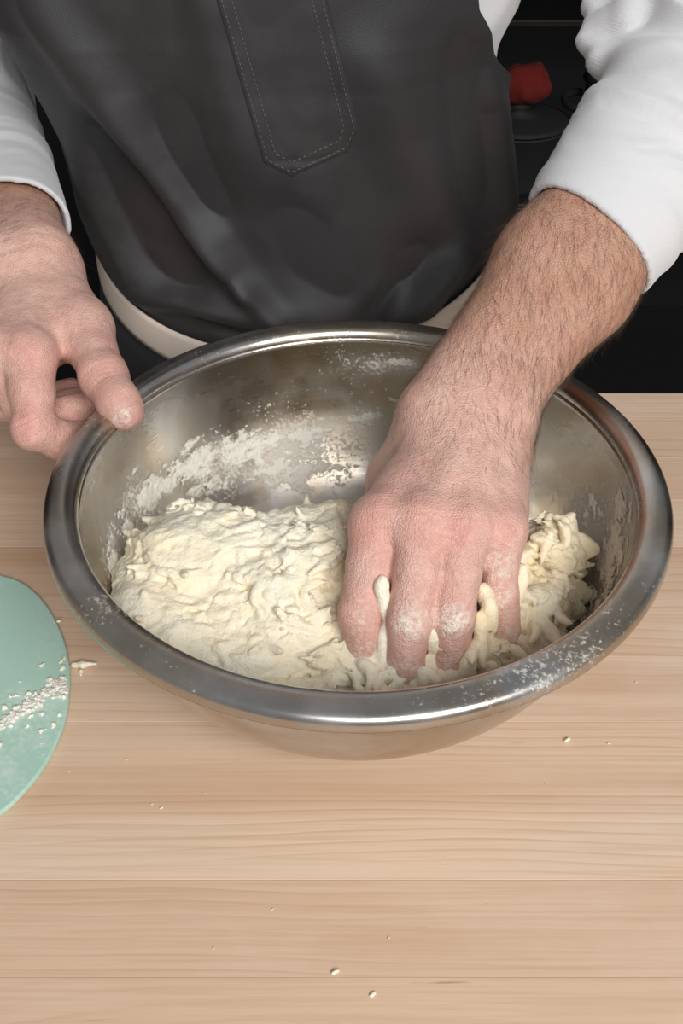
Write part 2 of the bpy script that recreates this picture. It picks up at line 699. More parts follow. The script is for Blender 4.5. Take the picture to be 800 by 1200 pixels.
ang = np.linspace(0, math.pi / 2, 44)
wall_out = [(BB + (BR - BB) * math.sin(a) ** 1.02, BH * (1 - math.cos(a))) for a in ang]
TH = .0011
prof = np.array([(0, 0)] + wall_out)
tn = np.gradient(prof, axis=0)
nn = np.stack([-tn[:, 1], tn[:, 0]], -1)
nn /= np.linalg.norm(nn, axis=1)[:, None]
inn = prof + nn * TH
inn[0] = (0, TH)
loop_prof = list(map(tuple, prof)) + list(map(tuple, inn[::-1]))
me = lathe('mixing_bowl', loop_prof, 192)
V = np.array([v.co[:] for v in me.vertices])
px, py = proj(V)
rr = np.hypot(V[:, 0], V[:, 1])
inner = np.repeat(np.arange(len(loop_prof)) >= len(prof), 192)
set_attr(me, 'dust', inner * sstep(.112, .075, V[:, 2]) * .35)
FILM = [(175, 580, 60, 36, -40, 1.0), (240, 548, 80, 40, -25, 1.0), (330, 530, 110, 45, -10, .95), (400, 520, 70, 40, -10, .8), (135, 650, 25, 70, -10, .9),
        (715, 640, 30, 80, 12, .9), (690, 600, 45, 60, 0, .8), (670, 740, 80, 36, -38, .9), (620, 780, 80, 30, -25, .9), (640, 570, 80, 30, 12, .7), (470, 430, 70, 16, 2, .7)]
fm_ = np.zeros(len(V))
for x0, y0, rx, ry, rot, a in FILM:
    c_, s_ = math.cos(math.radians(rot)), math.sin(math.radians(rot))
    fm_ = np.maximum(fm_, a * np.exp(-((((px - x0) * c_ + (py - y0) * s_) / rx) ** 2 + ((-(px - x0) * s_ + (py - y0) * c_) / ry) ** 2)))
me.attributes.remove(me.attributes['dust'])
set_attr(me, 'dust', inner * np.maximum(np.maximum(fm_, 1.0 * sstep(.035, .012, V[:, 2])), .12 + .2 * sstep(.112, .075, V[:, 2])))
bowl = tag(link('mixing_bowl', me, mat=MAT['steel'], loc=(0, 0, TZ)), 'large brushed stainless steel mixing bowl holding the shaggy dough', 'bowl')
rim_prof = [(BR - .0012, BH - .002), (BR - .0008, BH + .001), (BR + .0003, BH + .0032), (BR + .0016, BH + .0046), (BR + .0036, BH + .0053), (BR + .0080, BH + .0051),
            (BR + .0125, BH + .0045), (BR + .0150, BH + .0038), (BR + .0166, BH + .0023), (BR + .0174, BH + .0002), (BR + .0176, BH - .0026), (BR + .0174, BH - .0042), (BR + .0164, BH - .0046),
            (BR + .0158, BH - .0034), (BR + .0156, BH - .0018), (BR + .0148, BH + .0004), (BR + .0130, BH + .0020), (BR + .0100, BH + .0032), (BR + .0060, BH + .0038), (BR + .0030, BH + .0032), (BR + .0010, BH + .0012), (BR, BH - .002)]
me = lathe('rolled_rim', rim_prof, 256, closed=True)
n = len(me.vertices)
V = np.array([v.co[:] for v in me.vertices])
set_attr(me, 'dust', .22 + .36 * noise3(V * 30))
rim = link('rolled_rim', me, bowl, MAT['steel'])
rim['label'] = 'wide rolled steel rim'

# ================================================================== PERSON
person = empty('person', (-.05, .38, 0))
tag(person, 'person in white shirt and charcoal apron kneading dough and gripping the bowl rim', 'person')
PLOC = np.array([-.05, .38, -TZ])      # person origin in build coordinates


def pm(name, V, Q, mat, parent=None, smooth=True):
    me = mesh_np(name, np.asarray(V) - PLOC, Q, smooth)
    return link(name, me, parent or person, mat)


# ---------- torso as a stack of ellipses: z, centre x, centre y, half width, half depth
TORSO = np.array([
    (-.50, -.045, .400, .185, .120),
    (-.10, -.045, .395, .188, .122),
    (.00, -.041, .388, .168, .120),
    (.08, -.041, .382, .1625, .116),
    (.166, -.0530, .374, .1650, .114),
    (.20, -.0610, .371, .1675, .114),
    (.235, -.0655, .369, .1760, .114),
    (.26, -.0660, .366, .1890, .114),
    (.36, -.0700, .358, .2080, .114),
    (.46, -.083, .350, .190, .105),
    (.54, -.085, .345, .120, .080)])


def torso(z):
    return [np.interp(z, TORSO[:, 0], TORSO[:, i]) for i in range(1, 5)]


def torso_sdf(x, y, z, off):
    c = [np.interp(z, TORSO[:, 0], TORSO[:, i]).astype(np.float32) for i in range(1, 5)]
    q = np.sqrt(((x - c[0]) / (c[2] + off)) ** 2 + ((y - c[1]) / (c[3] + off)) ** 2)
    return (q - 1) * (c[3] + off)


# ---------- joints (pixel direction + distance from the lens, distances from limb lengths)
Wr = P(548, 476, .597)                       # kneading wrist
Er = P(852, 62, .655)                        # its elbow
Sr = np.array([.135, .40, .47])
Wl = P(20, 298, .700)                        # gripping wrist
El = P(-38, 128, .905)
Sl = np.array([-.285, .40, .44])


def unit(v):
    v = np.asarray(v, float)
    return v / np.linalg.norm(v)


# ---------- kneading arm and hand
HR = Field((-.02, -.16, .005), (.26, .30, .34), .0015)
palm = HR.like()
mc = [(519, 512, .596), (545, 505, .591), (567, 505, .593), (586, 512, .600)]
kn = [(443, 614, .5515), (493, 613, .5440), (543, 619, .5450), (584, 626, .5540)]
fing = [
    [(443, 614, .5515), (434, 662, .546), (422, 716, .5430), (428, 768, .552), (437, 796, .576)],
    [(493, 613, .5440), (488, 668, .5375), (480, 724, .5340), (475, 782, .543), (479, 806, .568)],
    [(543, 619, .5450), (537, 672, .5395), (531, 722, .5360), (528, 777, .546), (531, 801, .570)],
    [(584, 626, .5540), (584, 662, .5510), (586, 694, .5495), (594, 750, .556), (594, 776, .578)]]
frad = [(.0130, .0123, .0112, .0096, .0078), (.0130, .0122, .0113, .0098, .0080), (.0124, .0115, .0106, .0093, .0077), (.0110, .0101, .0091, .0082, .0070)]
for (b, k_, r) in zip(mc, kn, (.0150, .0150, .0148, .0138)):
    palm.cone(P(*b), P(*k_), r, .0132 if r > .014 else .0116, .014)
# heel of the hand, thenar and little-finger side, lower palm
palm.cone(P(530, 520, .615), P(468, 606, .580), .016, .014, .02)
palm.cone(P(588, 520, .615), P(590, 604, .580), .014, .012, .016)
palm.cone(P(556, 510, .618), P(530, 606, .580), .016, .014, .02)
# thumb metacarpal and thumb, tucked under the palm into the dough
th = [P(504, 505, .612), P(462, 557, .606), P(448, 612, .602), P(440, 660, .606)]
palm.chain(th[:2], (.0165, .0140), .016)
thf = palm.like()
thf.chain(th[1:], (.0140, .0115, .0095), .004)
# wrist and forearm: two bones side by side
ax = unit(Er - Wr)
side = unit(np.cross(ax, P(548, 476, .3) - CAM))
if side[0] < 0:
    side = -side
vw = unit(np.cross(side, ax))
for sg, r0, r1, r2 in ((-1, .0205, .0260, .0330), (1, .0200, .0260, .0330)):
    a = Wr + side * sg * .0115
    m_ = Wr + ax * .10 + side * sg * .0125
    b = Er + side * sg * .010
    palm.cone(a - ax * .012, m_, r0, r1, .02)
    palm.cone(m_, b, r1, r2, .02)
# bony bump of the ulna, tendons of the hand back
palm.ell(Wr + ax * .014 + side * .022 - vw * .0 + unit(CAM - Wr) * .012, (.010, .010, .010), .010)
hand = palm.like()
hand.f = smin(palm.f, thf.f, .006)
tend_dir = unit(CAM - P(*kn[1]))
for (b, k_) in zip(mc, kn):
    pb, pk = P(*b), P(*k_)
    up_ = unit(np.cross(pk - pb, side))
    if up_[2] < 0:
        up_ = -up_
    hand.cone(pb * .85 + pk * .15 + up_ * .0122, pk + up_ * .0090, .0022, .0030, .008)
    hand.ell(pk + up_ * .0042, (.0092, .0092, .0092), .012)
res = None
for pts, rad in zip(fing, frad):
    g = hand.like()
    pp = [P(*q) for q in pts]
    g.chain(pp, rad, .004)
    # knuckle pads
    toward = unit(CAM - pp[2])
    w_ = smin(hand.f, g.f, .0085)
    res = w_ if res is None else smin(res, w_, .0012)
HR.f = res
idx, p = HR.band(.006)
HR.f[idx] += (.00035 * fbm(p * 90, 3) + .0009 * noise3(p * 26)).astype(np.float32)
VR, QR = HR.mesh(2)


def creases(V, Q, items):
    """fine skin folds across the joints: centre, finger direction, spread, list of offsets, depth"""
    N_ = vnormals(V, Q)
    for c, t_, R, offs, dep in items:
        q = V - c
        fall = np.exp(-(q ** 2).sum(1) / (R * R))
        u_ = q @ t_ + .0006 * noise3(V * 160)
        for o in offs:
            V = V - N_ * (dep * fall * np.exp(-((u_ - o) / .0011) ** 2))[:, None]
    return V


items = []
for f_, rd in zip(fing, frad):
    a, b, c = P(*f_[1]), P(*f_[2]), P(*f_[3])
    items.append((b + unit(CAM - b) * rd[2], unit(c - a), .009, (-.0045, -.0015, .0015, .0045), .0014))
for k_ in kn[:3]:
    b = P(*k_)
    items.append((b + unit(CAM - b) * .013, unit(P(*fing[1][1]) - P(*kn[1])), .011, (-.005, -.001, .003), .0006))
items.append((Wr - ax * .004 + unit(CAM - Wr) * .02, ax, .022, (-.006, .0, .007), .0006))
VR = creases(VR, QR, items)

# ---------- gripping arm and hand
HL = Field((-.37, .0, .02), (-.09, .50, .26), .0015)
palm = HL.like()
mcl = [(44, 332, .690), (26, 335, .688), (8, 336, .695), (-8, 338, .706)]
knl = [(36, 418, .630), (4, 416, .634), (-22, 412, .650), (-42, 404, .670)]
for b, k_, r in zip(mcl, knl, (.0155, .0155, .015, .014)):
    palm.cone(P(*b), P(*k_), r, .0135, .014)
palm.cone(P(56, 338, .705), P(40, 415, .655), .017, .014, .018)
palm.cone(P(20, 345, .715), P(0, 415, .662), .017, .014, .018)
# thumb
tl = [P(56, 322, .700), P(97, 384, .660), P(121, 441, .631), P(140, 473, .6195), P(147, 483, .6175)]
palm.chain(tl[:2], (.0190, .0165), .016)
palm.cone(P(44, 360, .690), P(88, 392, .668), .016, .0110, .018)        # web of the thumb
thf = palm.like()
thf.chain(tl[1:], (.0160, .0128, .0115, .0102), .006)
thf.ell(tl[2], (.0130,) * 3, .004)
# forearm
axl = unit(El - Wl)
sidel = unit(np.cross(axl, Wl - CAM))
if sidel[0] < 0:
    sidel = -sidel
for sg in (-1, 1):
    a = Wl + sidel * sg * .0115
    m_ = Wl + axl * .10 + sidel * sg * .014
    palm.cone(a - axl * .012, m_, .0215, .0245, .02)
    palm.cone(m_, El + sidel * sg * .010, .0245, .033, .02)
hand = palm.like()
hand.f = smin(palm.f, thf.f, .010)
for (b, k_) in zip(mcl, knl):
    pb, pk = P(*b), P(*k_)
    up_ = unit(np.cross(pk - pb, sidel))
    if up_[2] < 0:
        up_ = -up_
    hand.cone(pb * .7 + pk * .3 + up_ * .0128, pk + up_ * .0100, .0020, .0026, .0065)
    hand.ell(pk + up_ * .0050, (.0090,) * 3, .008)
fl = [
    [(36, 418, .630), (38, 460, .624), (40, 501, .620), (70, 515, .632), (96, 510, .647)],
    [(4, 416, .634), (24, 468, .640), (52, 490, .650), (86, 482, .660), (112, 470, .668)],
    [(-22, 412, .650), (2, 470, .664), (40, 484, .676), (82, 474, .682), (106, 462, .690)],
    [(-42, 404, .670), (-8, 452, .684), (30, 466, .694), (64, 462, .700), (84, 454, .706)]]
flr = [(.0142, .0132, .0120, .0110, .0088), (.0138, .0118, .0112, .0100, .0080), (.0130, .0110, .0105, .0092, .0075), (.0118, .0098, .0092, .0082, .0070)]
res = None
for pts, rad in zip(fl, flr):
    g = hand.like()
    pp = [P(*q) for q in pts]
    g.chain(pp, rad, .004)
    g.ell(pp[2], (rad[2] * 1.0,) * 3, .004)
    w_ = smin(hand.f, g.f, .0085)
    res = w_ if res is None else smin(res, w_, .0012)
HL.f = res
idx, p = HL.band(.006)
HL.f[idx] += (.00035 * fbm(p * 90, 3) + .0009 * noise3(p * 26)).astype(np.float32)
VL, QL = HL.mesh(2)
items = [(tl[2] + unit(CAM - tl[2]) * .0125, unit(tl[3] - tl[1]), .010, (-.005, -.002, .001, .004), .0014),
         (P(36, 503, .609), unit(P(70, 515, .632) - P(38, 460, .624)), .010, (-.005, -.002, .001, .004), .0014),
         (P(78, 395, .655), unit(np.array([.8, .1, -.5])), .016, (-.006, -.002, .002, .006), .0011),
         (Wl + unit(CAM - Wl) * .021, axl, .026, (-.012, -.004, .005), .0008)]
VL = creases(VL, QL, items)

# ---------- hidden rest of the body (under the clothes) and the head above the frame
BD = Field((-.42, .10, -.89), (.34, .56, .93), .009)
sl, (x, y, z) = BD.win(BD.lo, BD.lo + BD.h * BD.n)
bod = np.maximum(torso_sdf(x, y, z, -.012), np.maximum(z - .52, -.12 - z)).astype(np.float32)
BD.f = np.minimum(BD.f, bod)
BD.cone(Sl, El, .052, .038, .03)
BD.cone(Sr, Er, .052, .038, .03)
BD.cone(Sl + (.03, 0, .0), Sr + (-.03, 0, .0), .06, .06, .05)
NB, HC = np.array([-.085, .335, .53]), np.array([-.085, .285, .70])
BD.cone(NB, HC - (0, -.02, .06), .062, .056, .04)
BD.ell(HC, (.078, .098, .115), .02)
BD.ell(HC + (0, -.075, -.075), (.04, .03, .035), .03)           # chin
BD.cone(HC + (0, -.098, .01), HC + (0, -.118, -.028), .008, .013, .012)   # nose
for sx in (-1, 1):
    BD.ell(HC + (sx * .08, .005, -.01), (.010, .02, .034), .006)   # ear
    BD.ell(HC + (sx * .03, -.096, .018), (.016, .012, .010), .012)
    hip, knee, ank = np.array([-.045 + sx * .085, .40, -.08]), np.array([-.045 + sx * .10, .385, -.45]), np.array([-.045 + sx * .11, .42, -.84])
    BD.cone(hip, knee, .095, .06, .04)
    BD.cone(knee, ank, .058, .04, .03)
    BD.cone(ank + (0, .02, -.015), ank + (0, -.13, -.022), .032, .022, .02)
VB, QB = BD.mesh(2)

allV = np.concatenate([VR, VL, VB])
allQ = np.concatenate([QR, QL + len(VR), QB + len(VR) + len(VL)])


def skin_tint(V, hand_c, kpts, wrist, elbow, flour_pts, kidx):
    ax_ = unit(elbow - wrist)
    t = (V - wrist) @ ax_
    arm = sstep(-.035, .06, t)
    hnd = np.array([.740, .465, .385])
    fore = np.array([.500, .280, .190])
    C = hnd * (1 - arm[:, None]) + fore * arm[:, None]
    m1 = noise3(V * 55)
    m2 = noise3(V * 140 + 9)
    red = np.zeros(len(V))
    for kp, r, a in kpts:
        red = np.maximum(red, a * np.exp(-((V - kp) ** 2).sum(1) / (r * r)))
    C = C * (1 - red[:, None]) + np.array([.690, .300, .250]) * red[:, None]
    fg = sstep(-.085, -.115, t)[:, None]
    C = C * (1 - .45 * fg) + np.array([.68, .385, .33]) * .45 * fg
    C = C * (1 + .13 * m1[:, None] * np.array([.4, 1, 1]) + .09 * m2[:, None])
    fl_ = np.zeros(len(V))
    for kp, r, a in flour_pts:
        fl_ = np.maximum(fl_, a * np.exp(-((V - kp) ** 2).sum(1) / (r * r)))
    return np.clip(C, 0, 1), fl_


kp = [(P(q[0], q[1], q[2] - .012), .014, .55) for q in kn] + [(P(*f[2]), .013, .7) for f in fing] + [(P(*f[3]), .014, .6) for f in fing]
fp = [(P(f[2][0], f[2][1] + 8, f[2][2] - .010), .014, a) for f, a in zip(fing, (.6, .95, 1.0, .75))]
fp += [(P(f[3][0], f[3][1], f[3][2] - .01), .014, .7) for f in fing]
fp += [(P(588, 665, .54), .014, .7)]
CR, FR = skin_tint(VR, None, kp, Wr, Er, fp, 0)
kp = [(P(36, 418, .616), .013, .6), (P(34, 503, .612), .013, .8), (P(146, 484, .612), .014, .7), (P(121, 441, .62), .012, .45), (P(70, 400, .66), .016, .6), (P(58, 425, .65), .016, .6)]
kp += [(P(*f[4]), .018, .55) for f in fl]
fp = [(P(146, 490, .606), .0085, 1.0), (P(138, 494, .610), .006, .9)]
CL, FL = skin_tint(VL, None, kp, Wl, El, fp, 0)
CB = np.tile(np.array([.52, .29, .20]), (len(VB), 1))


def skin_material():
    m = Mat('skin')
    t = m.attr('tint').outputs['Color']
    v = m.coord()
    fine = m.noise(v, 900, 3, .6)
    mid = m.noise(v, 160, 4, .6)
    cr = m.node('ShaderNodeTexVoronoi')
    cr.feature = 'DISTANCE_TO_EDGE'
    cr.inputs['Scale'].default_value = 700
    m.l(v, cr.inputs['Vector'])
    c = m.mix(m.ramp(mid, [(.35, (.35, .35, .35)), (.65, (0, 0, 0))]), t, (.50, .235, .17), 'MIX')
    c = m.mix(.8, t, c)
    big = m.noise(v, 42, 3, .5)
    c = m.mix(m.ramp(big, [(.45, (0, 0, 0)), (.72, (.35, .35, .35))]), c, (.62, .34, .27))
    fa = m.attr('flour').outputs['Fac']
    fn = m.noise(v, 330, 5, .65)
    fm = m.math('MULTIPLY', fa, m.ramp(m.math('ADD', m.math('MULTIPLY', fn, .8), m.math('MULTIPLY', fa, .22)), [(.46, (0, 0, 0)), (.66, (.85, .85, .85))]))
    m.base(m.mix(fm, c, srgb(240, 230, 214)))
    m.set(Roughness=.46)
    m.b.inputs['Subsurface Weight'].default_value = .12
    m.b.inputs['Subsurface Radius'].default_value = (.012, .004, .002)
    m.b.inputs['Subsurface Scale'].default_value = .25
    m.b.inputs['Specular IOR Level'].default_value = .4
    h = m.math('ADD', m.math('MULTIPLY', cr.outputs['Distance'], 1.2), m.math('MULTIPLY', fine, .4))
    wr = m.noise(m.coord((1.0, .45, .45), rot=(0, 0, .7)), 420, 3, .6)
    h = m.math('ADD', m.math('ADD', h, m.math('MULTIPLY', mid, 1.2)), m.math('MULTIPLY', wr, .8))
    m.bump(m.math('ADD', h, m.math('MULTIPLY', fm, 1.2)), .65, .0011)
    return m.m


MAT['skin'] = skin_material()
body = pm('body', allV, allQ, MAT['skin'])
set_attr(body.data, 'tint', np.concatenate([CR, CL, CB]))
set_attr(body.data, 'flour', np.concatenate([FR, FL, np.zeros(len(VB))]))

# ================================================================== CLOTHES
def cloth_material(name, col, var=.12, weave=2600, rough=.85, sheen=.25, dust=0.0):
    m = Mat(name)
    v = m.coord()
    big = m.noise(v, 9, 4, .55)
    fine = m.noise(v, 700, 3, .6)
    c = m.mix(big, tuple(x * (1 - var) for x in col[:3]), tuple(min(1, x * (1 + var)) for x in col[:3]))
    if dust:
        d = m.noise(v, 26, 5, .7)
        d2 = m.noise(v, 6, 2, .5)
        k = m.math('MULTIPLY', m.ramp(d, [(.48, (0, 0, 0)), (.8, (1, 1, 1))]), m.ramp(d2, [(.45, (0, 0, 0)), (.7, (dust, dust, dust))]))
        c = m.mix(k, c, (.55, .52, .50))
    m.base(c)
    m.set(Roughness=rough)
    m.b.inputs['Sheen Weight'].default_value = sheen
    m.b.inputs['Sheen Roughness'].default_value = .5
    w1 = m.node('ShaderNodeTexWave')
    w1.bands_direction = 'DIAGONAL'
    w1.inputs['Scale'].default_value = weave / 6.28
    m.l(v, w1.inputs['Vector'])
    m.bump(m.math('ADD', m.math('MULTIPLY', w1.outputs['Fac'], .5), fine), .25, .0006)
    return m.m


MAT['shirt'] = cloth_material('white_brushed_cotton', (.63, .625, .63), .03, 2200, .9, .3)
MAT['apron'] = cloth_material('charcoal_twill', (.025, .0235, .0252), .16, 2400, .58, .05, dust=.05)
MAT['apron_thread'] = plain('grey_thread', (.11, .105, .105), .7)
MAT['strap'] = cloth_material('natural_canvas', (.66, .57, .48), .05, 1500, .9, .1)
MAT['trousers'] = cloth_material('dark_work_trousers', (.020, .020, .022), .1, 2400, .9, .0)
MAT['shoe'] = plain('black_leather', (.018, .018, .018), .4)
MAT['hair'] = plain('dark_brown_hair', (.022, .012, .007), .6)

# ---------- shirt: two sleeves (fine) and the trunk (coarse), one mesh


def seg_t(W_, E_, target_y):
    ts = np.linspace(0, 1, 400)
    _, y_ = proj(W_ + (E_ - W_) * ts[:, None])
    return ts[np.argmin(np.abs(y_ - target_y))]


def sleeve(W_, E_, S_, side_, cuff_y, lo, hi, r_c, r_e, lumps, wr_amp, sgn, h=.0021, tilt=0.0):
    F = Field(lo, hi, h)
    ax_ = unit(E_ - W_)
    L = np.linalg.norm(E_ - W_)
    tc = seg_t(W_, E_, cuff_y) * L
    C = W_ + ax_ * tc
    for sg in (-1, 1):
        F.cone(W_ + ax_ * (tc - .02) + side_ * sg * .012, E_ + side_ * sg * .010, r_c, r_e, .02)
    F.cone(E_, S_, r_e + .004, .066, .022)
    for c, r in lumps:
        F.chain(c, [r] * len(c), .005)
    idx, p = F.band(.02)
    t = (p - C) @ ax_
    # folds run round the arm, deeper towards the elbow
    q = p + .012 * np.stack([noise3(p * 16), noise3(p * 16 + 31), noise3(p * 16 + 67)], -1)
    th_ = (q - C) @ ax_
    across = (q - C) @ side_
    f1 = noise3(np.stack([th_ * 42 + across * 9, across * 9, (q @ np.array([.2, .3, .9])) * 9], -1))
    f2 = noise3(np.stack([th_ * 90 - across * 22, across * 16, (q @ np.array([.2, .3, .9])) * 16 + 40], -1))
    g = sstep(.0, .11, t)
    d = -wr_amp * (.35 + 1.0 * g) * (1 - np.abs(f1) * 2.2) - wr_amp * .35 * (1 - np.abs(f2) * 2) * (.3 + .7 * g)
    d = d * sstep(.002, .02, t)
    F.f[idx] += d.astype(np.float32)
    n_ = ax_ + tilt * side_
    F.cut(C, -n_)
    # hollow cuff: leave a small gap round the skin
    inner_ = F.like()
    for sg in (-1, 1):
        inner_.cone(C - ax_ * .03 + side_ * sg * .012, C + ax_ * .035 + side_ * sg * .012, r_c - .0035, r_c - .0035, .02)
    F.f = np.maximum(F.f, -inner_.f)
    return F.mesh(1)


V1, Q1 = sleeve(Wr, Er, Sr, side, 284, (.05, .05, .09), (.32, .50, .56), .0318, .0415,
                [((P(704, 40, .662), P(745, 14, .640), P(830, 6, .632)), .0105), ((P(712, 6, .668), P(765, -18, .645), P(840, -30, .635)), .014), ((P(720, -25, .676), P(780, -55, .655)), .016), ((P(712, 66, .655), P(770, 48, .632)), .0065)], .0050, 1, tilt=.10)
V2, Q2 = sleeve(Wl, El, Sl, sidel, 262, (-.40, .20, .06), (-.15, .54, .54), .0300, .040, [], .0024, -1, tilt=.35)
SH = Field((-.40, .18, -.16), (.30, .56, .62), .005)
sl, (x, y, z) = SH.win(SH.lo, SH.lo + SH.h * SH.n)
bod = np.maximum(torso_sdf(x, y, z, .000), np.maximum(z - .53, -.15 - z)).astype(np.float32)
SH.f = np.minimum(SH.f, bod)
SH.cone(Sl, Sl * .75 + El * .25, .066, .060, .03)
SH.cone(Sr, Sr * .75 + Er * .25, .066, .060, .03)
SH.cone(Sl + (.03, 0, .0), Sr + (-.03, 0, .0), .068, .068, .05)
SH.cone(NB, NB * .75 + HC * .25, .068, .066, .02)
idx, p = SH.band(.02)
SH.f[idx] += (.006 * np.abs(noise3(p * np.array([14, 14, 9]))) + .0002).astype(np.float32)
SH.cut(NB * .8 + HC * .2, (HC - NB))
V3, Q3 = SH.mesh(1)
shirt = pm('shirt', np.concatenate([V1, V2, V3]), np.concatenate([Q1, Q2 + len(V1), Q3 + len(V1) + len(V2)]), MAT['shirt'])
shirt['label'] = 'white brushed cotton long-sleeved shirt with sleeves pushed up'


# ---------- apron
def strap_z(phi):
    return .020 + .072 * (1 - np.cos(phi)) + .010 * np.sin(phi)


def tpos(phi, z, off):
    c0, c1, a, b = torso(z)
    a = a + off
    b = b + off
    # a little squarer than an ellipse across the front
    e = 1 / np.power(np.abs(np.sin(phi)) ** 2.06 + np.abs(np.cos(phi)) ** 2.06, 1 / 2.06)
    return np.stack([c0 + a * e * np.sin(phi), c1 - b * e * np.cos(phi), z], -1)


# fold lines read off the photograph: x0, y0, x1, y1, half width (px), height (m; + is a ridge)
FOLDS = [(40, -20, 155, 155, 26, .007), (155, 155, 285, 330, 18, .0065), (120, 150, 215, 330, 20, -.0075), (190, 130, 250, 250, 26, -.004),
         (95, 180, 175, 350, 15, .004), (285, 330, 330, 385, 14, .004), (330, 250, 420, 380, 30, -.003),
         (470, 385, 540, 290, 13, .006), (500, 395, 575, 305, 10, -.005), (430, 390, 500, 290, 16, -.004), (540, 60, 560, 240, 22, -.005), (570, 100, 590, 250, 14, .004),
         (150, 370, 330, 400, 14, -.004), (190, 345, 300, 380, 16, .004), (430, 60, 520, 280, 40, .004), (230, -40, 290, 200, 30, .003),
         (215, 255, 300, 345, 7, .0020), (165, 205, 190, 275, 8, -.0030), (490, 372, 530, 318, 6, .0022), (516, 362, 552, 300, 6, -.0022), (455, 380, 478, 330, 7, .0020)]


def bib_off(phi, z):
    zb = strap_z(phi) + .013
    u = z - zb
    off = .0050 + .008 * np.exp(-((u - .026) / .026) ** 2)
    off = np.where(u < .012, .0035 + (off - .0035) * sstep(-.002, .012, u), off)
    pos = tpos(phi, z, off)
    x_, y_ = proj(pos)
    d = np.zeros_like(phi)
    for x0, y0, x1, y1, w_, h_ in FOLDS:
        L = math.hypot(x1 - x0, y1 - y0)
        ux, uy = (x1 - x0) / L, (y1 - y0) / L
        t = (x_ - x0) * ux + (y_ - y0) * uy
        s_ = (x_ - x0) * -uy + (y_ - y0) * ux
        d += 2.3 * h_ * np.exp(-(s_ / w_) ** 2) * sstep(-.25 * L, .2 * L, t) * (1 - sstep(.8 * L, 1.25 * L, t))
    sh_ = phi.shape
    p = pos.reshape(-1, 3)
    d += (.0045 * noise3(p * np.array([11, 11, 7]) + 4) + .0010 * noise3(p * 34)).reshape(sh_)
    d *= sstep(-.002, .018, u)
    return np.maximum(off + d, .0035)


def bib(phi, z):
    return tpos(phi, z, bib_off(phi, z))


def grid_mesh(Pg):
    nv, nu = Pg.shape[:2]
    I, J = np.meshgrid(np.arange(nv - 1), np.arange(nu - 1), indexing='ij')
    Q = np.stack([I * nu + J, I * nu + J + 1, (I + 1) * nu + J + 1, (I + 1) * nu + J], -1).reshape(-1, 4)
    return Pg.reshape(-1, 3), Q


def solid(o, th, off=1.0):
    md = o.modifiers.new('thickness', 'SOLIDIFY')
    md.thickness = th
    md.offset = off
    return o


R_ = math.radians
vv = np.linspace(0, 1, 200)
uu = np.linspace(0, 1, 220)
vg, ug = np.meshgrid(vv, uu, indexing='ij')
ZT = .43
zt0 = .02 + vg * (ZT - .02)
pl_ = np.interp(zt0, [0, .20, .26, .34, .43], [R_(-104), R_(-102), R_(-92), R_(-62), R_(-44)])
pr_ = np.interp(zt0, [0, .130, .155, .185, .215, .26, .34, .43], [R_(104), R_(100), R_(84), R_(70), R_(59), R_(47), R_(40), R_(34)])
ph = pl_ + (pr_ - pl_) * ug
zbot = strap_z(ph) + .011
zg = zbot + vg * (ZT - zbot)
Vb, Qb = grid_mesh(bib(ph, zg))
apron = solid(pm('apron', Vb, Qb, MAT['apron']), .0012)
apron['label'] = 'charcoal twill apron with a stitched utility tab'
# skirt below the waist strap
ph = R_(-112) + R_(224) * ug
zs = strap_z(ph) - .004 + vg * (-.46 - strap_z(ph))
pos0 = tpos(ph, zs, .004)
off = .0035 + .014 * vg + (.004 + .02 * vg) * (.5 + .5 * noise3(np.stack([ph.ravel() * 4.2, vg.ravel() * 1.2, 0 * vg.ravel()], -1)).reshape(ph.shape))
off = np.where(vg < .06, .0035 + (off - .0035) * vg / .06, off)
Vs, Qs = grid_mesh(tpos(ph, zs, off))
# keep the cloth behind the table edge
Vs[:, 1] = np.where((Vs[:, 2] < .004) & (Vs[:, 1] < EDGE_Y + .006), EDGE_Y + .006 + .1 * (Vs[:, 1] - EDGE_Y - .006) * 0, Vs[:, 1])
sk = solid(pm('apron_skirt', Vs, Qs[:, ::-1], MAT['apron'], apron), .0012)
# waist strap: a ring round the waist
ph1 = np.linspace(-math.pi, math.pi, 180)
pg, sg_ = np.meshgrid(ph1, np.linspace(-1, 1, 7), indexing='ij')
zz = strap_z(pg) - sg_ * .0150
Vw, Qw = grid_mesh(tpos(pg, zz, .0075 + .0006 * (1 - sg_ ** 2)))
ws = solid(pm('waist_strap', Vw, Qw, MAT['strap'], apron), .0016)
ws['label'] = 'cream canvas waist strap'
# neck strap
nk = [np.array(tpos(np.array(R_(a)), np.array(.43), .006)) for a in (-40, 36)]
for a in nk:
    end = NB + np.array([.06 * np.sign(a[0] - NB[0]), .03, .025])
    pts = [Vector(a - PLOC), Vector((a * .6 + end * .4) + np.array([0, -.045, .05]) - PLOC), Vector((a * .25 + end * .75) + np.array([0, -.035, .045]) - PLOC), Vector(end - PLOC)]
    link('neck_strap', tube_mesh('neck_strap', pts, [.008] * 4, 8), apron, MAT['strap'])


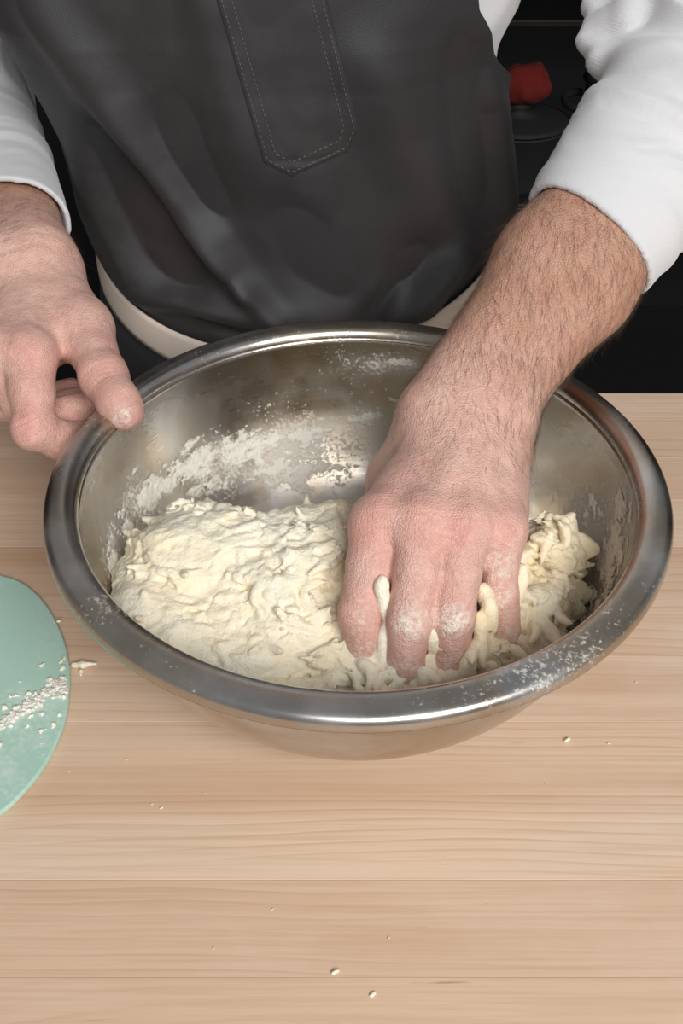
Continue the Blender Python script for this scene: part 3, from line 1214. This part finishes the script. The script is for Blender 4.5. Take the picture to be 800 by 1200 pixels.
# ---------- utility tab on the bib, traced on the cloth surface
def on_bib(px_, py_, lift):
    px_ = np.asarray(px_, float)
    py_ = np.asarray(py_, float)
    phi = np.zeros_like(px_)
    z_ = np.full_like(px_, .2)
    for it in range(14):
        a0 = proj(bib(phi, z_))
        a1 = proj(bib(phi + 1e-3, z_))
        a2 = proj(bib(phi, z_ + 1e-3))
        rx, ry = px_ - a0[0], py_ - a0[1]
        j11, j21 = (a1[0] - a0[0]) / 1e-3, (a1[1] - a0[1]) / 1e-3
        j12, j22 = (a2[0] - a0[0]) / 1e-3, (a2[1] - a0[1]) / 1e-3
        det = j11 * j22 - j12 * j21
        phi = np.clip(phi + np.clip((rx * j22 - ry * j12) / det, -.2, .2), -1.4, 1.4)
        z_ = np.clip(z_ + np.clip((ry * j11 - rx * j21) / det, -.05, .05), .03, .5)
    return tpos(phi, z_, bib_off(phi, z_) + lift)


TAB = [(240, -50), (309, 190), (341, 206), (408, 176), (419, 150), (371, -50)]


def tab_row(y_):
    xs = []
    for (x0, y0), (x1, y1) in zip(TAB, TAB[1:]):
        if min(y0, y1) <= y_ <= max(y0, y1) and y0 != y1:
            xs.append(x0 + (x1 - x0) * (y_ - y0) / (y1 - y0))
    return min(xs), max(xs)


rows = np.concatenate([np.linspace(-50, 149, 50), np.linspace(150, 205.6, 24)])
cols = np.linspace(0, 1, 30)
PX = np.array([[tab_row(y_)[0] + (tab_row(y_)[1] - tab_row(y_)[0]) * c for c in cols] for y_ in rows])
PY = np.repeat(rows[:, None], len(cols), 1)
edge = np.minimum(np.minimum(PX - PX[:, :1], PX[:, -1:] - PX), (206 - PY) * .8)
lift = .0016 + .0010 * sstep(0, 10, edge) - .0006 * np.exp(-((edge - 15) / 3.5) ** 2)
Vt, Qt = grid_mesh(on_bib(PX, PY, lift))
tab = solid(pm('utility_tab', Vt, Qt[:, ::-1], MAT['apron'], apron), .0034, -1.0)
tab['label'] = 'charcoal tab with pointed end and double stitching'


def inset(poly, d):
    out = []
    for i in range(len(poly)):
        p0, p1, p2 = (np.array(poly[max(i - 1, 0)], float), np.array(poly[i], float), np.array(poly[min(i + 1, len(poly) - 1)], float))
        n = np.zeros(2)
        for a, b in ((p0, p1), (p1, p2)):
            e = b - a
            if np.hypot(*e) > 0:
                e = e / np.hypot(*e)
                n += np.array([e[1], -e[0]])
        n /= np.hypot(*n)
        out.append(p1 + n * d * 1.06)
    return out


SA, SB = [], []
for d_ in (6.0, 17.0):
    poly = inset(TAB, d_)
    for a, b in zip(poly, poly[1:]):
        k = int(np.hypot(*(b - a)) / 6.2)
        for i in range(k):
            SA.append(a + (b - a) * (i + .15) / k)
            SB.append(a + (b - a) * (i + .80) / k)
SA, SB = np.array(SA), np.array(SB)
SM = (SA + SB) / 2
W3 = [on_bib(q[:, 0], q[:, 1], l_) for q, l_ in ((SA, .0028), (SM, .0033), (SB, .0028))]
SV, SF = [], []
for w0, w1_, w2_ in zip(*W3):
    s_ = unit(np.cross(unit(w2_ - w0), CAM - w1_))
    base_ = len(SV)
    for q, ww in ((w0, .3), (w1_, 1), (w2_, .3)):
        SV += [q + s_ * .00035 * ww, q + unit(CAM - q) * .0003 * ww, q - s_ * .00035 * ww]
    for r in (0, 3):
        SF += [(base_ + r, base_ + r + 1, base_ + r + 4, base_ + r + 3), (base_ + r + 1, base_ + r + 2, base_ + r + 5, base_ + r + 4)]
st = pm('stitching', np.array(SV), np.array(SF), MAT['apron_thread'], apron)
st['kind'] = 'stuff'
st['label'] = 'rows of grey thread stitches'

# ---------- trousers, shoes and head hair (out of the frame, below the table and above it)
TR = Field((-.30, .24, -.84), (.22, .56, -.02), .009)
for sx in (-1, 1):
    hip, knee, ank = np.array([-.045 + sx * .085, .40, -.08]), np.array([-.045 + sx * .10, .385, -.45]), np.array([-.045 + sx * .11, .42, -.84])
    TR.cone(hip, knee, .104, .074, .03)
    TR.cone(knee, ank, .072, .058, .03)
    SHO = Field((-.30, .18, -.905), (.22, .56, -.78), .006)
    SHO.cone(ank + (0, .025, -.012), ank + (0, -.13, -.020), .042, .036, .02)
    SHO.cut((0, 0, -.8985), (0, 0, -1))
    pm('shoe', *SHO.mesh(1), MAT['shoe'])
TR.cut((0, 0, -.82), (0, 0, -1))
pm('trousers', *TR.mesh(1), MAT['trousers'])
HA = Field((-.22, .15, .58), (.05, .46, .86), .008)
HA.ell(HC + (0, .012, .018), (.086, .102, .112), .01)
HA.ell(HC + (0, -.075, -.035), (.075, .075, .075), .02, sub=True)
idx, p = HA.band(.02)
HA.f[idx] += (.004 * noise3(p * np.array([60, 60, 20]))).astype(np.float32)
pm('hair', *HA.mesh(0), MAT['hair'])

# ================================================================== DOUGH
def dough_material():
    m = Mat('wheat_dough')
    v = m.coord()
    big = m.noise(v, 18, 4, .55)
    mid = m.noise(v, 120, 5, .6)
    fine = m.noise(v, 620, 4, .65)
    wet = m.attr('wet').outputs['Fac']
    c = m.mix(big, srgb(249, 236, 207), srgb(252, 244, 226))
    c = m.mix(m.ramp(mid, [(.35, (.45, .45, .45)), (.6, (0, 0, 0))]), c, srgb(243, 225, 190))
    c = m.mix(m.math('MULTIPLY', wet, .75), c, srgb(245, 225, 184))
    dry = m.math('MULTIPLY', m.math('SUBTRACT', 1.0, wet), m.ramp(m.math('ADD', m.math('MULTIPLY', fine, .5), m.math('MULTIPLY', big, .5)), [(.42, (0, 0, 0)), (.62, (.55, .55, .55))]))
    c = m.mix(dry, c, srgb(252, 249, 240))
    m.base(c)
    m.set(Roughness=.62)
    m.b.inputs['Specular IOR Level'].default_value = .35
    m.b.inputs['Subsurface Weight'].default_value = .35
    m.b.inputs['Subsurface Radius'].default_value = (.006, .005, .003)
    m.b.inputs['Subsurface Scale'].default_value = .3
    m.bump(m.math('ADD', m.math('MULTIPLY', mid, 1.6), fine), .7, .0016)
    return m.m


MAT['dough'] = dough_material()
DG = Field((-.152, -.135, .000), (.158, .085, .118), .00105)
# main mass: a long roll pressed against the bowl, folded over, with the hand sunk in it
for c, r in (((-.083, -.010, .046), (.055, .050, .047)), ((-.105, -.035, .040), (.030, .050, .040)), ((-.060, -.050, .035), (.065, .055, .040)), ((-.030, -.012, .046), (.055, .045, .043)),
             ((.010, -.050, .034), (.055, .052, .040)), ((.060, -.055, .032), (.050, .046, .038)), ((.030, -.010, .035), (.06, .035, .035)),
             ((.088, -.040, .036), (.030, .035, .036))):
    DG.ell(c, r, .016)
# torn lump to the side of the hand
DG.ell((.1080, -.004, .060), (.0175, .026, .027), .008)
DG.ell((.0960, -.016, .046), (.020, .024, .030), .010)
DG.ell((.1010, -.052, .050), (.0085, .012, .0085), .006)
# seams pressed into the mass
for a, b, r in (((-.135, -.045, .092), (-.03, -.070, .078), .006), ((-.07, .03, .098), (-.045, -.04, .095), .0045), ((-.02, -.060, .084), (.005, -.012, .094), .006),
                ((-.12, .0, .098), (-.075, -.02, .100), .005)):
    g = DG.like()
    g.cone(a, b, r, r * .8)
    DG.f = -smin(-DG.f, g.f, .008)
idx, p = DG.band(.016)
ragged = sstep(-.05, .03, p[:, 0] + .6 * np.maximum(0, -.045 - p[:, 1]) + .02 * noise3(p * 20))
low = sstep(.075, .045, p[:, 2] + .4 * (p[:, 1] + .03))
# domain warp gives rolled folds and flaps rather than plain lumps
wv = np.stack([noise3(p * 24 + 5), noise3(p * 24 + 45), noise3(p * 24 + 85)], -1)
q = p + .013 * wv
fold = np.abs(noise3(q * np.array([26, 40, 46]))) * 2.6           # rounded folds with sharp creases
q2 = p + .008 * wv + .005 * np.stack([noise3(p * 70 + 5), noise3(p * 70 + 45), noise3(p * 70 + 85)], -1)
fold2 = np.abs(noise3(q2 * np.array([52, 80, 100]) + 7)) * 2.6
fold3 = np.abs(noise3(q2 * np.array([110, 170, 210]) + 3)) * 2.6
lump = noise3(p * 17 + 11)
crack = 1 - sstep(.0, .10, np.abs(noise3(q2 * np.array([30, 44, 50]) + 61)))
grain = fbm(p * 230, 2, .6)
foldL = np.abs(noise3((p + .02 * wv) * np.array([13, 19, 22]) + 90)) * 2.6
disp = .0030 * lump + .0060 * (foldL - .5) + .0034 * (fold - .5) * (.45 + .9 * ragged) + .0028 * (fold2 - .5) * (.26 + 1.1 * ragged + .35 * low) + .0018 * (fold3 - .5) * (.55 + .8 * ragged) + .0007 * grain - .0030 * crack * (.6 + .5 * ragged)
rip = sstep(.20, .42, noise3(q2 * np.array([38, 66, 80]) + 21)) * (.45 + .8 * ragged)
DG.f[idx] += (-disp + .0038 * rip).astype(np.float32)

# shreds: short curled strands dragged out round the fingers and along the torn front
rs = np.random.default_rng(5)


def strand(p0, dirv, L, r, curl, flat=1.0):
    pts, d = [np.array(p0)], unit(dirv)
    c = unit(rs.normal(size=3))
    for k in range(4):
        d = unit(d + curl * c * .5)
        pts.append(pts[-1] + d * L / 4)
    rr_ = [r * .75, r, r * .9, r * .7, r * .35]
    DG.chain(pts, rr_, .0022)


def surf_z(x, y):
    i = int(np.clip(round((x - DG.lo[0]) / DG.h), 0, DG.n[0] - 1))
    j = int(np.clip(round((y - DG.lo[1]) / DG.h), 0, DG.n[1] - 1))
    col = np.nonzero(DG.f[i, j] < 0)[0]
    return DG.ax[2][col[-1]] if len(col) else None


for k in range(240):
    x = rs.uniform(.0, .115)
    y = rs.uniform(-.115, -.03) if rs.random() < .75 else rs.uniform(-.03, .02)
    z = surf_z(x, y)
    if z is None:
        continue
    strand((x, y, z - .001), (rs.normal() * .6, -.5 + rs.normal() * .5, -.45 + rs.normal() * .35), rs.uniform(.008, .020), rs.uniform(.0013, .0033), rs.uniform(.2, .9))
for k in range(110):
    x = rs.uniform(-.125, .02)
    y = rs.uniform(-.10, .03)
    z = surf_z(x, y)
    if z is None:
        continue
    strand((x, y, z - .0012), (rs.normal(), rs.normal() * .6, -.1 + rs.normal() * .2), rs.uniform(.006, .016), rs.uniform(.0010, .0022), rs.uniform(.2, .8))
# dough squeezed up between the fingers
for (x_, y_, d_, l_) in ((449, 690, .540, .020), (452, 735, .546, .022), (505, 735, .541, .022), (506, 770, .549, .016), (561, 722, .545, .024), (566, 690, .548, .020), (573, 705, .545, .016), (560, 760, .552, .018), (612, 668, .556, .020), (610, 720, .558, .022), (448, 680, .5385, .008)):
    a = P(x_, y_, d_ - .006)
    strand(a, (rs.normal() * .1, -.35, -.9), l_, rs.uniform(.0032, .0046), .25)
for k in range(46):
    x_, y_ = rs.choice([(450, 740), (506, 765), (562, 735), (610, 690), (585, 770), (540, 790), (480, 800), (430, 785)])
    a = P(x_ + rs.normal() * 7, y_ + rs.normal() * 16, .556 + rs.normal() * .004)
    strand(a, (rs.normal() * .4, -.5, -.7 + rs.normal() * .4), rs.uniform(.010, .020), rs.uniform(.0014, .0030), .7)
for k in range(34):
    x_, y_, d_ = [(430, 772, .552), (477, 790, .543), (529, 784, .546), (593, 758, .556)][k % 4]
    a = P(x_ + rs.normal() * 17, y_ + rs.uniform(-8, 16), d_ - .0085)
    strand(a, (rs.normal() * .5, -.35, -.8 + rs.normal() * .3), rs.uniform(.008, .015), rs.uniform(.0016, .0034), .7)
# stay inside the bowl
sl, (x, y, z) = DG.win(DG.lo, DG.lo + DG.h * DG.n)
rad_in = (wall_r(z) - .0022).astype(np.float32)
DG.f = np.maximum(DG.f, (np.sqrt(x * x + y * y) - rad_in) * .9)
DG.f = np.maximum(DG.f, (.0022 - z).astype(np.float32))
VD, QD = DG.mesh(1)
dough = tag(link('dough', mesh_np('dough', VD - np.array([0, 0, .0022]), QD), mat=MAT['dough'], loc=(0, 0, TZ + .0022)), 'shaggy cream-coloured wheat dough squashed under the hand in the steel bowl', 'dough')
wet = np.clip(.26 + .50 * fbm(VD * np.array([16, 22, 26]) + 3, 3) + .3 * sstep(.0, .06, VD[:, 0]), 0, 1)
set_attr(dough.data, 'wet', wet)

# ================================================================== FLOUR AND PASTE STUCK TO THE BOWL
def paste_material():
    m = Mat('dried_flour_paste')
    v = m.coord()
    n = m.noise(v, 60, 5, .6)
    f = m.noise(v, 500, 4, .6)
    m.base(m.mix(n, srgb(206, 198, 184), srgb(238, 233, 222)))
    m.set(Roughness=.85)
    cov = m.attr('coverage').outputs['Fac']
    g2 = m.noise(v, 900, 4, .7)
    al = m.math('ADD', m.math('MULTIPLY', cov, 1.0), m.math('MULTIPLY', m.math('SUBTRACT', g2, .5), .9))
    m.l(m.ramp(al, [(.0, (0, 0, 0)), (.16, (.75, .75, .75)), (.35, (.97, .97, .97))]), m.b.inputs['Alpha'])
    m.bump(m.math('ADD', n, f), .5, .001)
    return m.m


MAT['paste'] = paste_material()
# interior grid of the bowl
NA, NS = 900, 260
ta = np.linspace(0, 2 * np.pi, NA, endpoint=False)
sa = np.linspace(.02, 1.0, NS)
A_ = sa * math.pi / 2
r_g = BB + (BR - BB) * np.sin(A_) ** 1.02
z_g = BH * (1 - np.cos(A_))
nr, nz = -np.sin(A_), np.cos(A_)          # rough inward normal
rr_, zz_ = r_g - TH * 1.05, z_g + TH * .55
pos = np.stack([rr_[:, None] * np.cos(ta), rr_[:, None] * np.sin(ta), zz_[:, None] + 0 * ta], -1)
px_, py_ = proj(pos.reshape(-1, 3))
px_, py_ = px_.reshape(NS, NA), py_.reshape(NS, NA)


def blob(x0, y0, rx, ry, rot, a):
    c, s_ = math.cos(math.radians(rot)), math.sin(math.radians(rot))
    u = ((px_ - x0) * c + (py_ - y0) * s_) / rx
    v_ = (-(px_ - x0) * s_ + (py_ - y0) * c) / ry
    return a * np.exp(-(u * u + v_ * v_))


BL = [(175, 580, 50, 26, -40, 1.0), (225, 545, 55, 26, -30, 1.05), (285, 528, 60, 24, -12, 1.05), (350, 512, 60, 20, -10, .95), (420, 492, 45, 12, -8, .8), (345, 552, 80, 30, -8, .85), (240, 570, 50, 18, -15, .8),
      (135, 665, 14, 50, -10, .9), (150, 620, 22, 30, 20, .85), (718, 640, 20, 66, 12, 1.05), (692, 592, 32, 36, 0, .78), (725, 600, 16, 32, 10, .9), (672, 740, 66, 28, -38, .82), (622, 780, 66, 20, -25, .82),
      (470, 425, 50, 8, 2, .72), (480, 470, 40, 10, -4, .55), (350, 575, 110, 10, -6, .5), (640, 570, 60, 14, 12, .42), (705, 700, 28, 50, 20, .8), (105, 580, 8, 40, 8, .45), (660, 560, 30, 8, 20, .5)]
M_ = np.zeros_like(px_)
for b in BL:
    M_ = np.maximum(M_, blob(*b))
# streaks follow the turning of the dough: stretched along the bowl's circumference
fl_pts = np.stack([np.cos(ta)[None, :] * 7 + 0 * sa[:, None], np.sin(ta)[None, :] * 7 + 0 * sa[:, None], sa[:, None] * 26 + 0 * ta], -1).reshape(-1, 3)
streak = fbm(fl_pts, 4, .6).reshape(NS, NA)
pp_ = pos.reshape(-1, 3)
spk = fbm(pp_ * 130, 3, .65).reshape(NS, NA)
spk2 = fbm(pp_ * 420, 2, .6).reshape(NS, NA)
lev = M_ + .34 * streak + .26 * spk + .20 * spk2 - .56
lev[-4:] = -1
hgt = np.clip(lev, 0, .5)
th_ = .00012 + .0011 * sstep(0, .35, hgt) * (.55 + .45 * (1 - np.abs(spk) * 1.5))
pos2 = pos.copy()
pos2[..., 0] += (nr[:, None] * np.cos(ta)) * th_
pos2[..., 1] += (nr[:, None] * np.sin(ta)) * th_
pos2[..., 2] += nz[:, None] * th_
keep_v = lev > -.16
I, J = np.meshgrid(np.arange(NS - 1), np.arange(NA), indexing='ij')
J2 = (J + 1) % NA
Qr = np.stack([I * NA + J, I * NA + J2, (I + 1) * NA + J2, (I + 1) * NA + J], -1).reshape(-1, 4)
kv = keep_v.ravel()
Qr = Qr[kv[Qr].sum(1) >= 3]
used, inv = np.unique(Qr, return_inverse=True)
Vr = pos2.reshape(-1, 3)[used]
# border vertices drop onto the steel
nb = ~kv[used]
Vr[nb] = pos.reshape(-1, 3)[used][nb]
Qr = inv.reshape(-1, 4)
cov_ = lev.ravel()[used]
res_o = tag(link('flour_residue', mesh_np('flour_residue', Vr, Qr[:, ::-1]), mat=MAT['paste'], loc=(0, 0, TZ)), 'smears of dried flour and dough paste stuck round the inside of the steel bowl', 'flour', kind='stuff')
set_attr(res_o.data, 'coverage', cov_)

# ================================================================== BENCH SCRAPER
def scraper_material():
    m = Mat('mint_plastic')
    v = m.coord()
    n = m.noise(v, 30, 5, .65)
    f = m.noise(v, 330, 4, .65)
    big = m.noise(v, 11, 3, .5)
    k = m.math('ADD', m.math('MULTIPLY', f, .45), m.math('MULTIPLY', n, .55))
    mask = m.math('MULTIPLY', m.ramp(k, [(.48, (0, 0, 0)), (.66, (.75, .75, .75))]), m.ramp(big, [(.42, (.12, .12, .12)), (.62, (1, 1, 1))]))
    m.base(m.mix(mask, srgb(172, 206, 190), srgb(222, 230, 222)))
    m.set(Roughness=.42)
    m.bump(m.math('ADD', m.math('MULTIPLY', mask, .6), m.math('MULTIPLY', f, .2)), .2, .0006)
    return m.m


MAT['scraper'] = scraper_material()
edge_px = [(-40, 668), (0, 674), (28, 684), (52, 706), (70, 737), (80, 770), (82, 800), (78, 838), (66, 872), (46, 906), (20, 936), (0, 953), (-30, 972)]
eg = np.array([on_z(x_, y_, .003) for x_, y_ in edge_px])
# resample the traced edge smoothly
tt = np.linspace(0, len(eg) - 1, 70)


def catmull(Pt, t):
    i = np.clip(np.floor(t).astype(int), 0, len(Pt) - 2)
    f = (t - i)[:, None]
    g = lambda k: Pt[np.clip(k, 0, len(Pt) - 1)]
    p0, p1, p2, p3 = g(i - 1), g(i), g(i + 1), g(i + 2)
    return .5 * (2 * p1 + (p2 - p0) * f + (2 * p0 - 5 * p1 + 4 * p2 - p3) * f ** 2 + (3 * p1 - p0 - 3 * p2 + p3) * f ** 3)


right = catmull(eg, tt)[:, :2]
# the far side, out of the frame: a straight grip edge with rounded corners
x_l = right[:, 0].min() - .035
ytop, ybot = right[0, 1], right[-1, 1]
left = [(right[-1, 0] - .02, ybot - .006), (x_l + .012, ybot - .004), (x_l + .002, ybot + .010), (x_l, (ytop + ybot) / 2), (x_l + .002, ytop - .010), (x_l + .012, ytop + .003), (right[0, 0] - .02, ytop + .004)]
outline = np.concatenate([right, np.array(left)])
bm = bmesh.new()
sc_c = outline.mean(0)
rings = []
for ins, z_ in ((.0006, 0.0003), (0.0, .0010), (0.0, .0026), (.0005, .0033), (.0016, .0036)):
    ring = []
    for q in outline:
        dd = sc_c - q
        qq = q + dd / np.hypot(*dd) * ins
        ring.append(bm.verts.new((qq[0] - sc_c[0], qq[1] - sc_c[1], z_)))
    rings.append(ring)
nO = len(outline)
for a, b in zip(rings, rings[1:]):
    for k in range(nO):
        bm.faces.new((a[k], a[(k + 1) % nO], b[(k + 1) % nO], b[k]))
bm.faces.new(rings[-1])
bm.faces.new(rings[0][::-1])
bmesh.ops.recalc_face_normals(bm, faces=bm.faces)
me = bpy.data.meshes.new('bowl_scraper')
bm.to_mesh(me)
bm.free()
scr = tag(link('bowl_scraper', me, mat=MAT['scraper'], loc=(sc_c[0], sc_c[1], TZ)), 'mint green plastic bowl scraper smeared with dough lying on the table', 'scraper')


def scrap_mesh(name, pts, rad, seed, noise_a=.0006, h=.0006, zmin=0.0):
    pts = np.array(pts, float)
    F = Field(pts.min(0) - max(rad) - .003, pts.max(0) + max(rad) + .003, h)
    F.chain(pts, rad, .0012)
    idx, p = F.band(.004)
    F.f[idx] += (noise_a * fbm(p * 420 + seed, 3, .6)).astype(np.float32)
    F.cut((0, 0, zmin), (0, 0, -1))
    return F.mesh(1)


# dough smear on the scraper: streak of scraps along one line
smv, smq, nv_ = [], [], 0
rs = np.random.default_rng(9)
path = [(-20, 858), (5, 848), (20, 836), (34, 826), (48, 818), (62, 806), (72, 800), (78, 808)]
for k in range(170):
    t = rs.uniform(0, len(path) - 1)
    i = int(t)
    f = t - i
    x_ = path[i][0] * (1 - f) + path[min(i + 1, len(path) - 1)][0] * f + rs.normal() * 3
    y_ = path[i][1] * (1 - f) + path[min(i + 1, len(path) - 1)][1] * f + rs.normal() * 3.5
    if rs.random() < .25:
        x_ += rs.normal() * 14
        y_ += rs.normal() * 26
    x_ = min(x_, 74 - max(0, (y_ - 830) * .35))
    c = on_z(x_, y_, .0036)
    a = rs.uniform(-.5, .5) + .5
    L = rs.uniform(.0006, .0024)
    d = np.array([math.cos(a), math.sin(a), 0]) * L
    r = rs.uniform(.0005, .0013)
    V_, Q_ = scrap_mesh('s', [c - d, c + np.array([rs.normal() * r, rs.normal() * r, r * .2]), c + d], [r * .6, r, r * .5], k, .0009, .0004, .0034)
    smv.append(V_)
    smq.append(Q_ + nv_)
    nv_ += len(V_)
tag(link('dough_smear', mesh_np('dough_smear', np.concatenate(smv) - np.array([sc_c[0], sc_c[1], 0]), np.concatenate(smq)), mat=MAT['dough'], loc=(sc_c[0], sc_c[1], TZ)), 'streak of dried dough scraps across the mint green scraper', 'dough', kind='stuff')

# ================================================================== CRUMBS ON THE TABLE
def crumb(px0, py0, pts, rad, label, group=None, seed=1):
    c = on_z(px0, py0, 0)
    V_, Q_ = scrap_mesh('dough_crumb', pts, rad, seed, .0004, .0005, 0.0)
    o = link('dough_crumb', mesh_np('dough_crumb', V_, Q_), mat=MAT['dough'], loc=(c[0], c[1], TZ))
    tag(o, label, 'crumb', group)
    return o


MMm = .001
crumb(97, 783, [(-.0055, .0012, .0015), (0, .0008, .0022), (.0075, .002, .0016)], [.0014, .0021, .0008], 'torn shred of dough on the table at the edge of the green scraper', seed=2)
crumb(96, 790, [(-.0005, .001, .0012), (0, -.0016, .0010)], [.0013, .0009], 'small dough flake just below the torn shred beside the green scraper', seed=8)
for i, (x_, y_, s_) in enumerate([(665, 869, 1.5), (713, 872, .8), (394, 1141, 1.4), (437, 1167, 1.3), (148, 891, .7), (178, 943, .7), (190, 948, .8), (320, 1066, .6), (455, 1100, .6), (520, 1005, .6), (640, 920, .6), (570, 1060, .5), (82, 905, .7), (240, 930, .6), (745, 800, .7), (250, 1112, .6), (600, 985, .5)]):
    r = .0009 * s_
    crumb(x_, y_, [(-r, 0, r * .5), (r * .6, r * .8, r * .6)], [r * .8, r * .6], 'tiny dry dough crumb lying alone on the bare maple planks', 'dry crumbs scattered on the tabletop', i + 20)

# ================================================================== FINE DETAIL OF THE PERSON: arm hair, thumbnail
def hairs(V, Q, mask, n, dirs, Lr, seed, lift=(.08, .32), rad=.00005):
    rs = np.random.default_rng(seed)
    N = vnormals(V, Q)
    cen = V[Q].mean(1)
    w_ = mask(cen)
    ar = np.linalg.norm(np.cross(V[Q[:, 2]] - V[Q[:, 0]], V[Q[:, 3]] - V[Q[:, 1]]), axis=1) * w_
    pick = rs.choice(len(Q), n, p=ar / ar.sum())
    uvw = rs.dirichlet(np.ones(4), n)
    root = (V[Q[pick]] * uvw[:, :, None]).sum(1)
    nor = N[Q[pick, 0]]
    d = dirs(root) + rs.normal(size=(n, 3)) * .32 + .5 * np.stack([noise3(root * 45), noise3(root * 45 + 20), noise3(root * 45 + 50)], -1)
    d -= nor * (d * nor).sum(1)[:, None]
    d /= np.linalg.norm(d, axis=1)[:, None]
    L = rs.uniform(*Lr, n)[:, None]
    lf = rs.uniform(*lift, n)[:, None]
    bend = rs.normal(size=(n, 3)) * .12
    pts = [root - nor * .0003, root + d * L * .33 + nor * L * lf * .30, root + d * L * .68 + nor * L * lf * .48 + bend * L * .4, root + d * L + nor * L * lf * .50 + bend * L]
    s1 = np.cross(d, nor)
    VV, QQ, TT = [], [], []
    for k, (p, r) in enumerate(zip(pts, (rad, rad * .9, rad * .7, rad * .2))):
        for a in range(3):
            an = 2 * math.pi * a / 3
            VV.append(p + (s1 * math.cos(an) + nor * math.sin(an)) * r)
    VV = np.stack(VV, 1).reshape(-1, 3)          # hair-major, 12 verts each
    base = np.arange(n)[:, None] * 12
    F_ = []
    for k in range(3):
        for a in range(3):
            F_.append(np.stack([k * 3 + a + base[:, 0], k * 3 + (a + 1) % 3 + base[:, 0], (k + 1) * 3 + (a + 1) % 3 + base[:, 0], (k + 1) * 3 + a + base[:, 0]], -1))
    return VV, np.concatenate(F_)


MAT['arm_hair'] = plain('brown_arm_hair', (.105, .060, .036), .5)
cuff_tr = seg_t(Wr, Er, 284) * np.linalg.norm(Er - Wr)
cuff_tl = seg_t(Wl, El, 262) * np.linalg.norm(El - Wl)
axr = unit(Er - Wr)
h1 = hairs(VR, QR, lambda c: sstep(-.035, .04, (c - Wr) @ axr) * (((c - Wr) @ axr) < cuff_tr + .004), 3300, lambda r: -axr * 1.0 + side * .75 + 0 * r, (.008, .018), 1)
h2 = hairs(VR, QR, lambda c: sstep(-.075, -.03, (c - Wr) @ axr) * (((c - Wr) @ axr) < .0) * (c[:, 2] > .125), 260, lambda r: -axr * 1.0 + side * .5 + 0 * r, (.004, .009), 2, rad=.00005)
h3 = hairs(VL, QL, lambda c: sstep(-.05, .03, (c - Wl) @ axl) * (((c - Wl) @ axl) < cuff_tl + .01), 900, lambda r: -axl * 1.0 - sidel * .6 + 0 * r, (.008, .018), 3)
hv, hq, o_ = [], [], 0
for v_, q_ in (h1, h2, h3):
    hv.append(v_)
    hq.append(q_ + o_)
    o_ += len(v_)
ah = pm('arm_hair', np.concatenate(hv), np.concatenate(hq), MAT['arm_hair'])
tag(ah, 'fine brown hair on the forearms', kind='stuff')

# thumbnail of the gripping hand
MAT['nail'] = plain('fingernail', (.66, .38, .31), .35)
tdir = unit(tl[4] - tl[2])
tn_ = unit(CAM - tl[4] + np.array([.12, 0, .10]))
tn_ = unit(tn_ - tdir * (tn_ @ tdir))
ts_ = np.cross(tdir, tn_)
uu_, vv_ = np.meshgrid(np.linspace(-1, 1, 17), np.linspace(-1, 1, 15))
sx_ = uu_ * np.sqrt(1 - .45 * np.abs(vv_) ** 3)
ang_ = sx_ * .80
NG = tl[4][None, None] + tdir * (-.0010 + .0058 * vv_[..., None]) + (ts_ * np.sin(ang_)[..., None] + tn_ * np.cos(ang_)[..., None]) * (.0104 + .0003 * (1 - vv_[..., None] ** 2)) + tn_ * .0002
Vn, Qn = grid_mesh(NG)
solid(pm('thumbnail', Vn, Qn, MAT['nail']), .0004, 0)
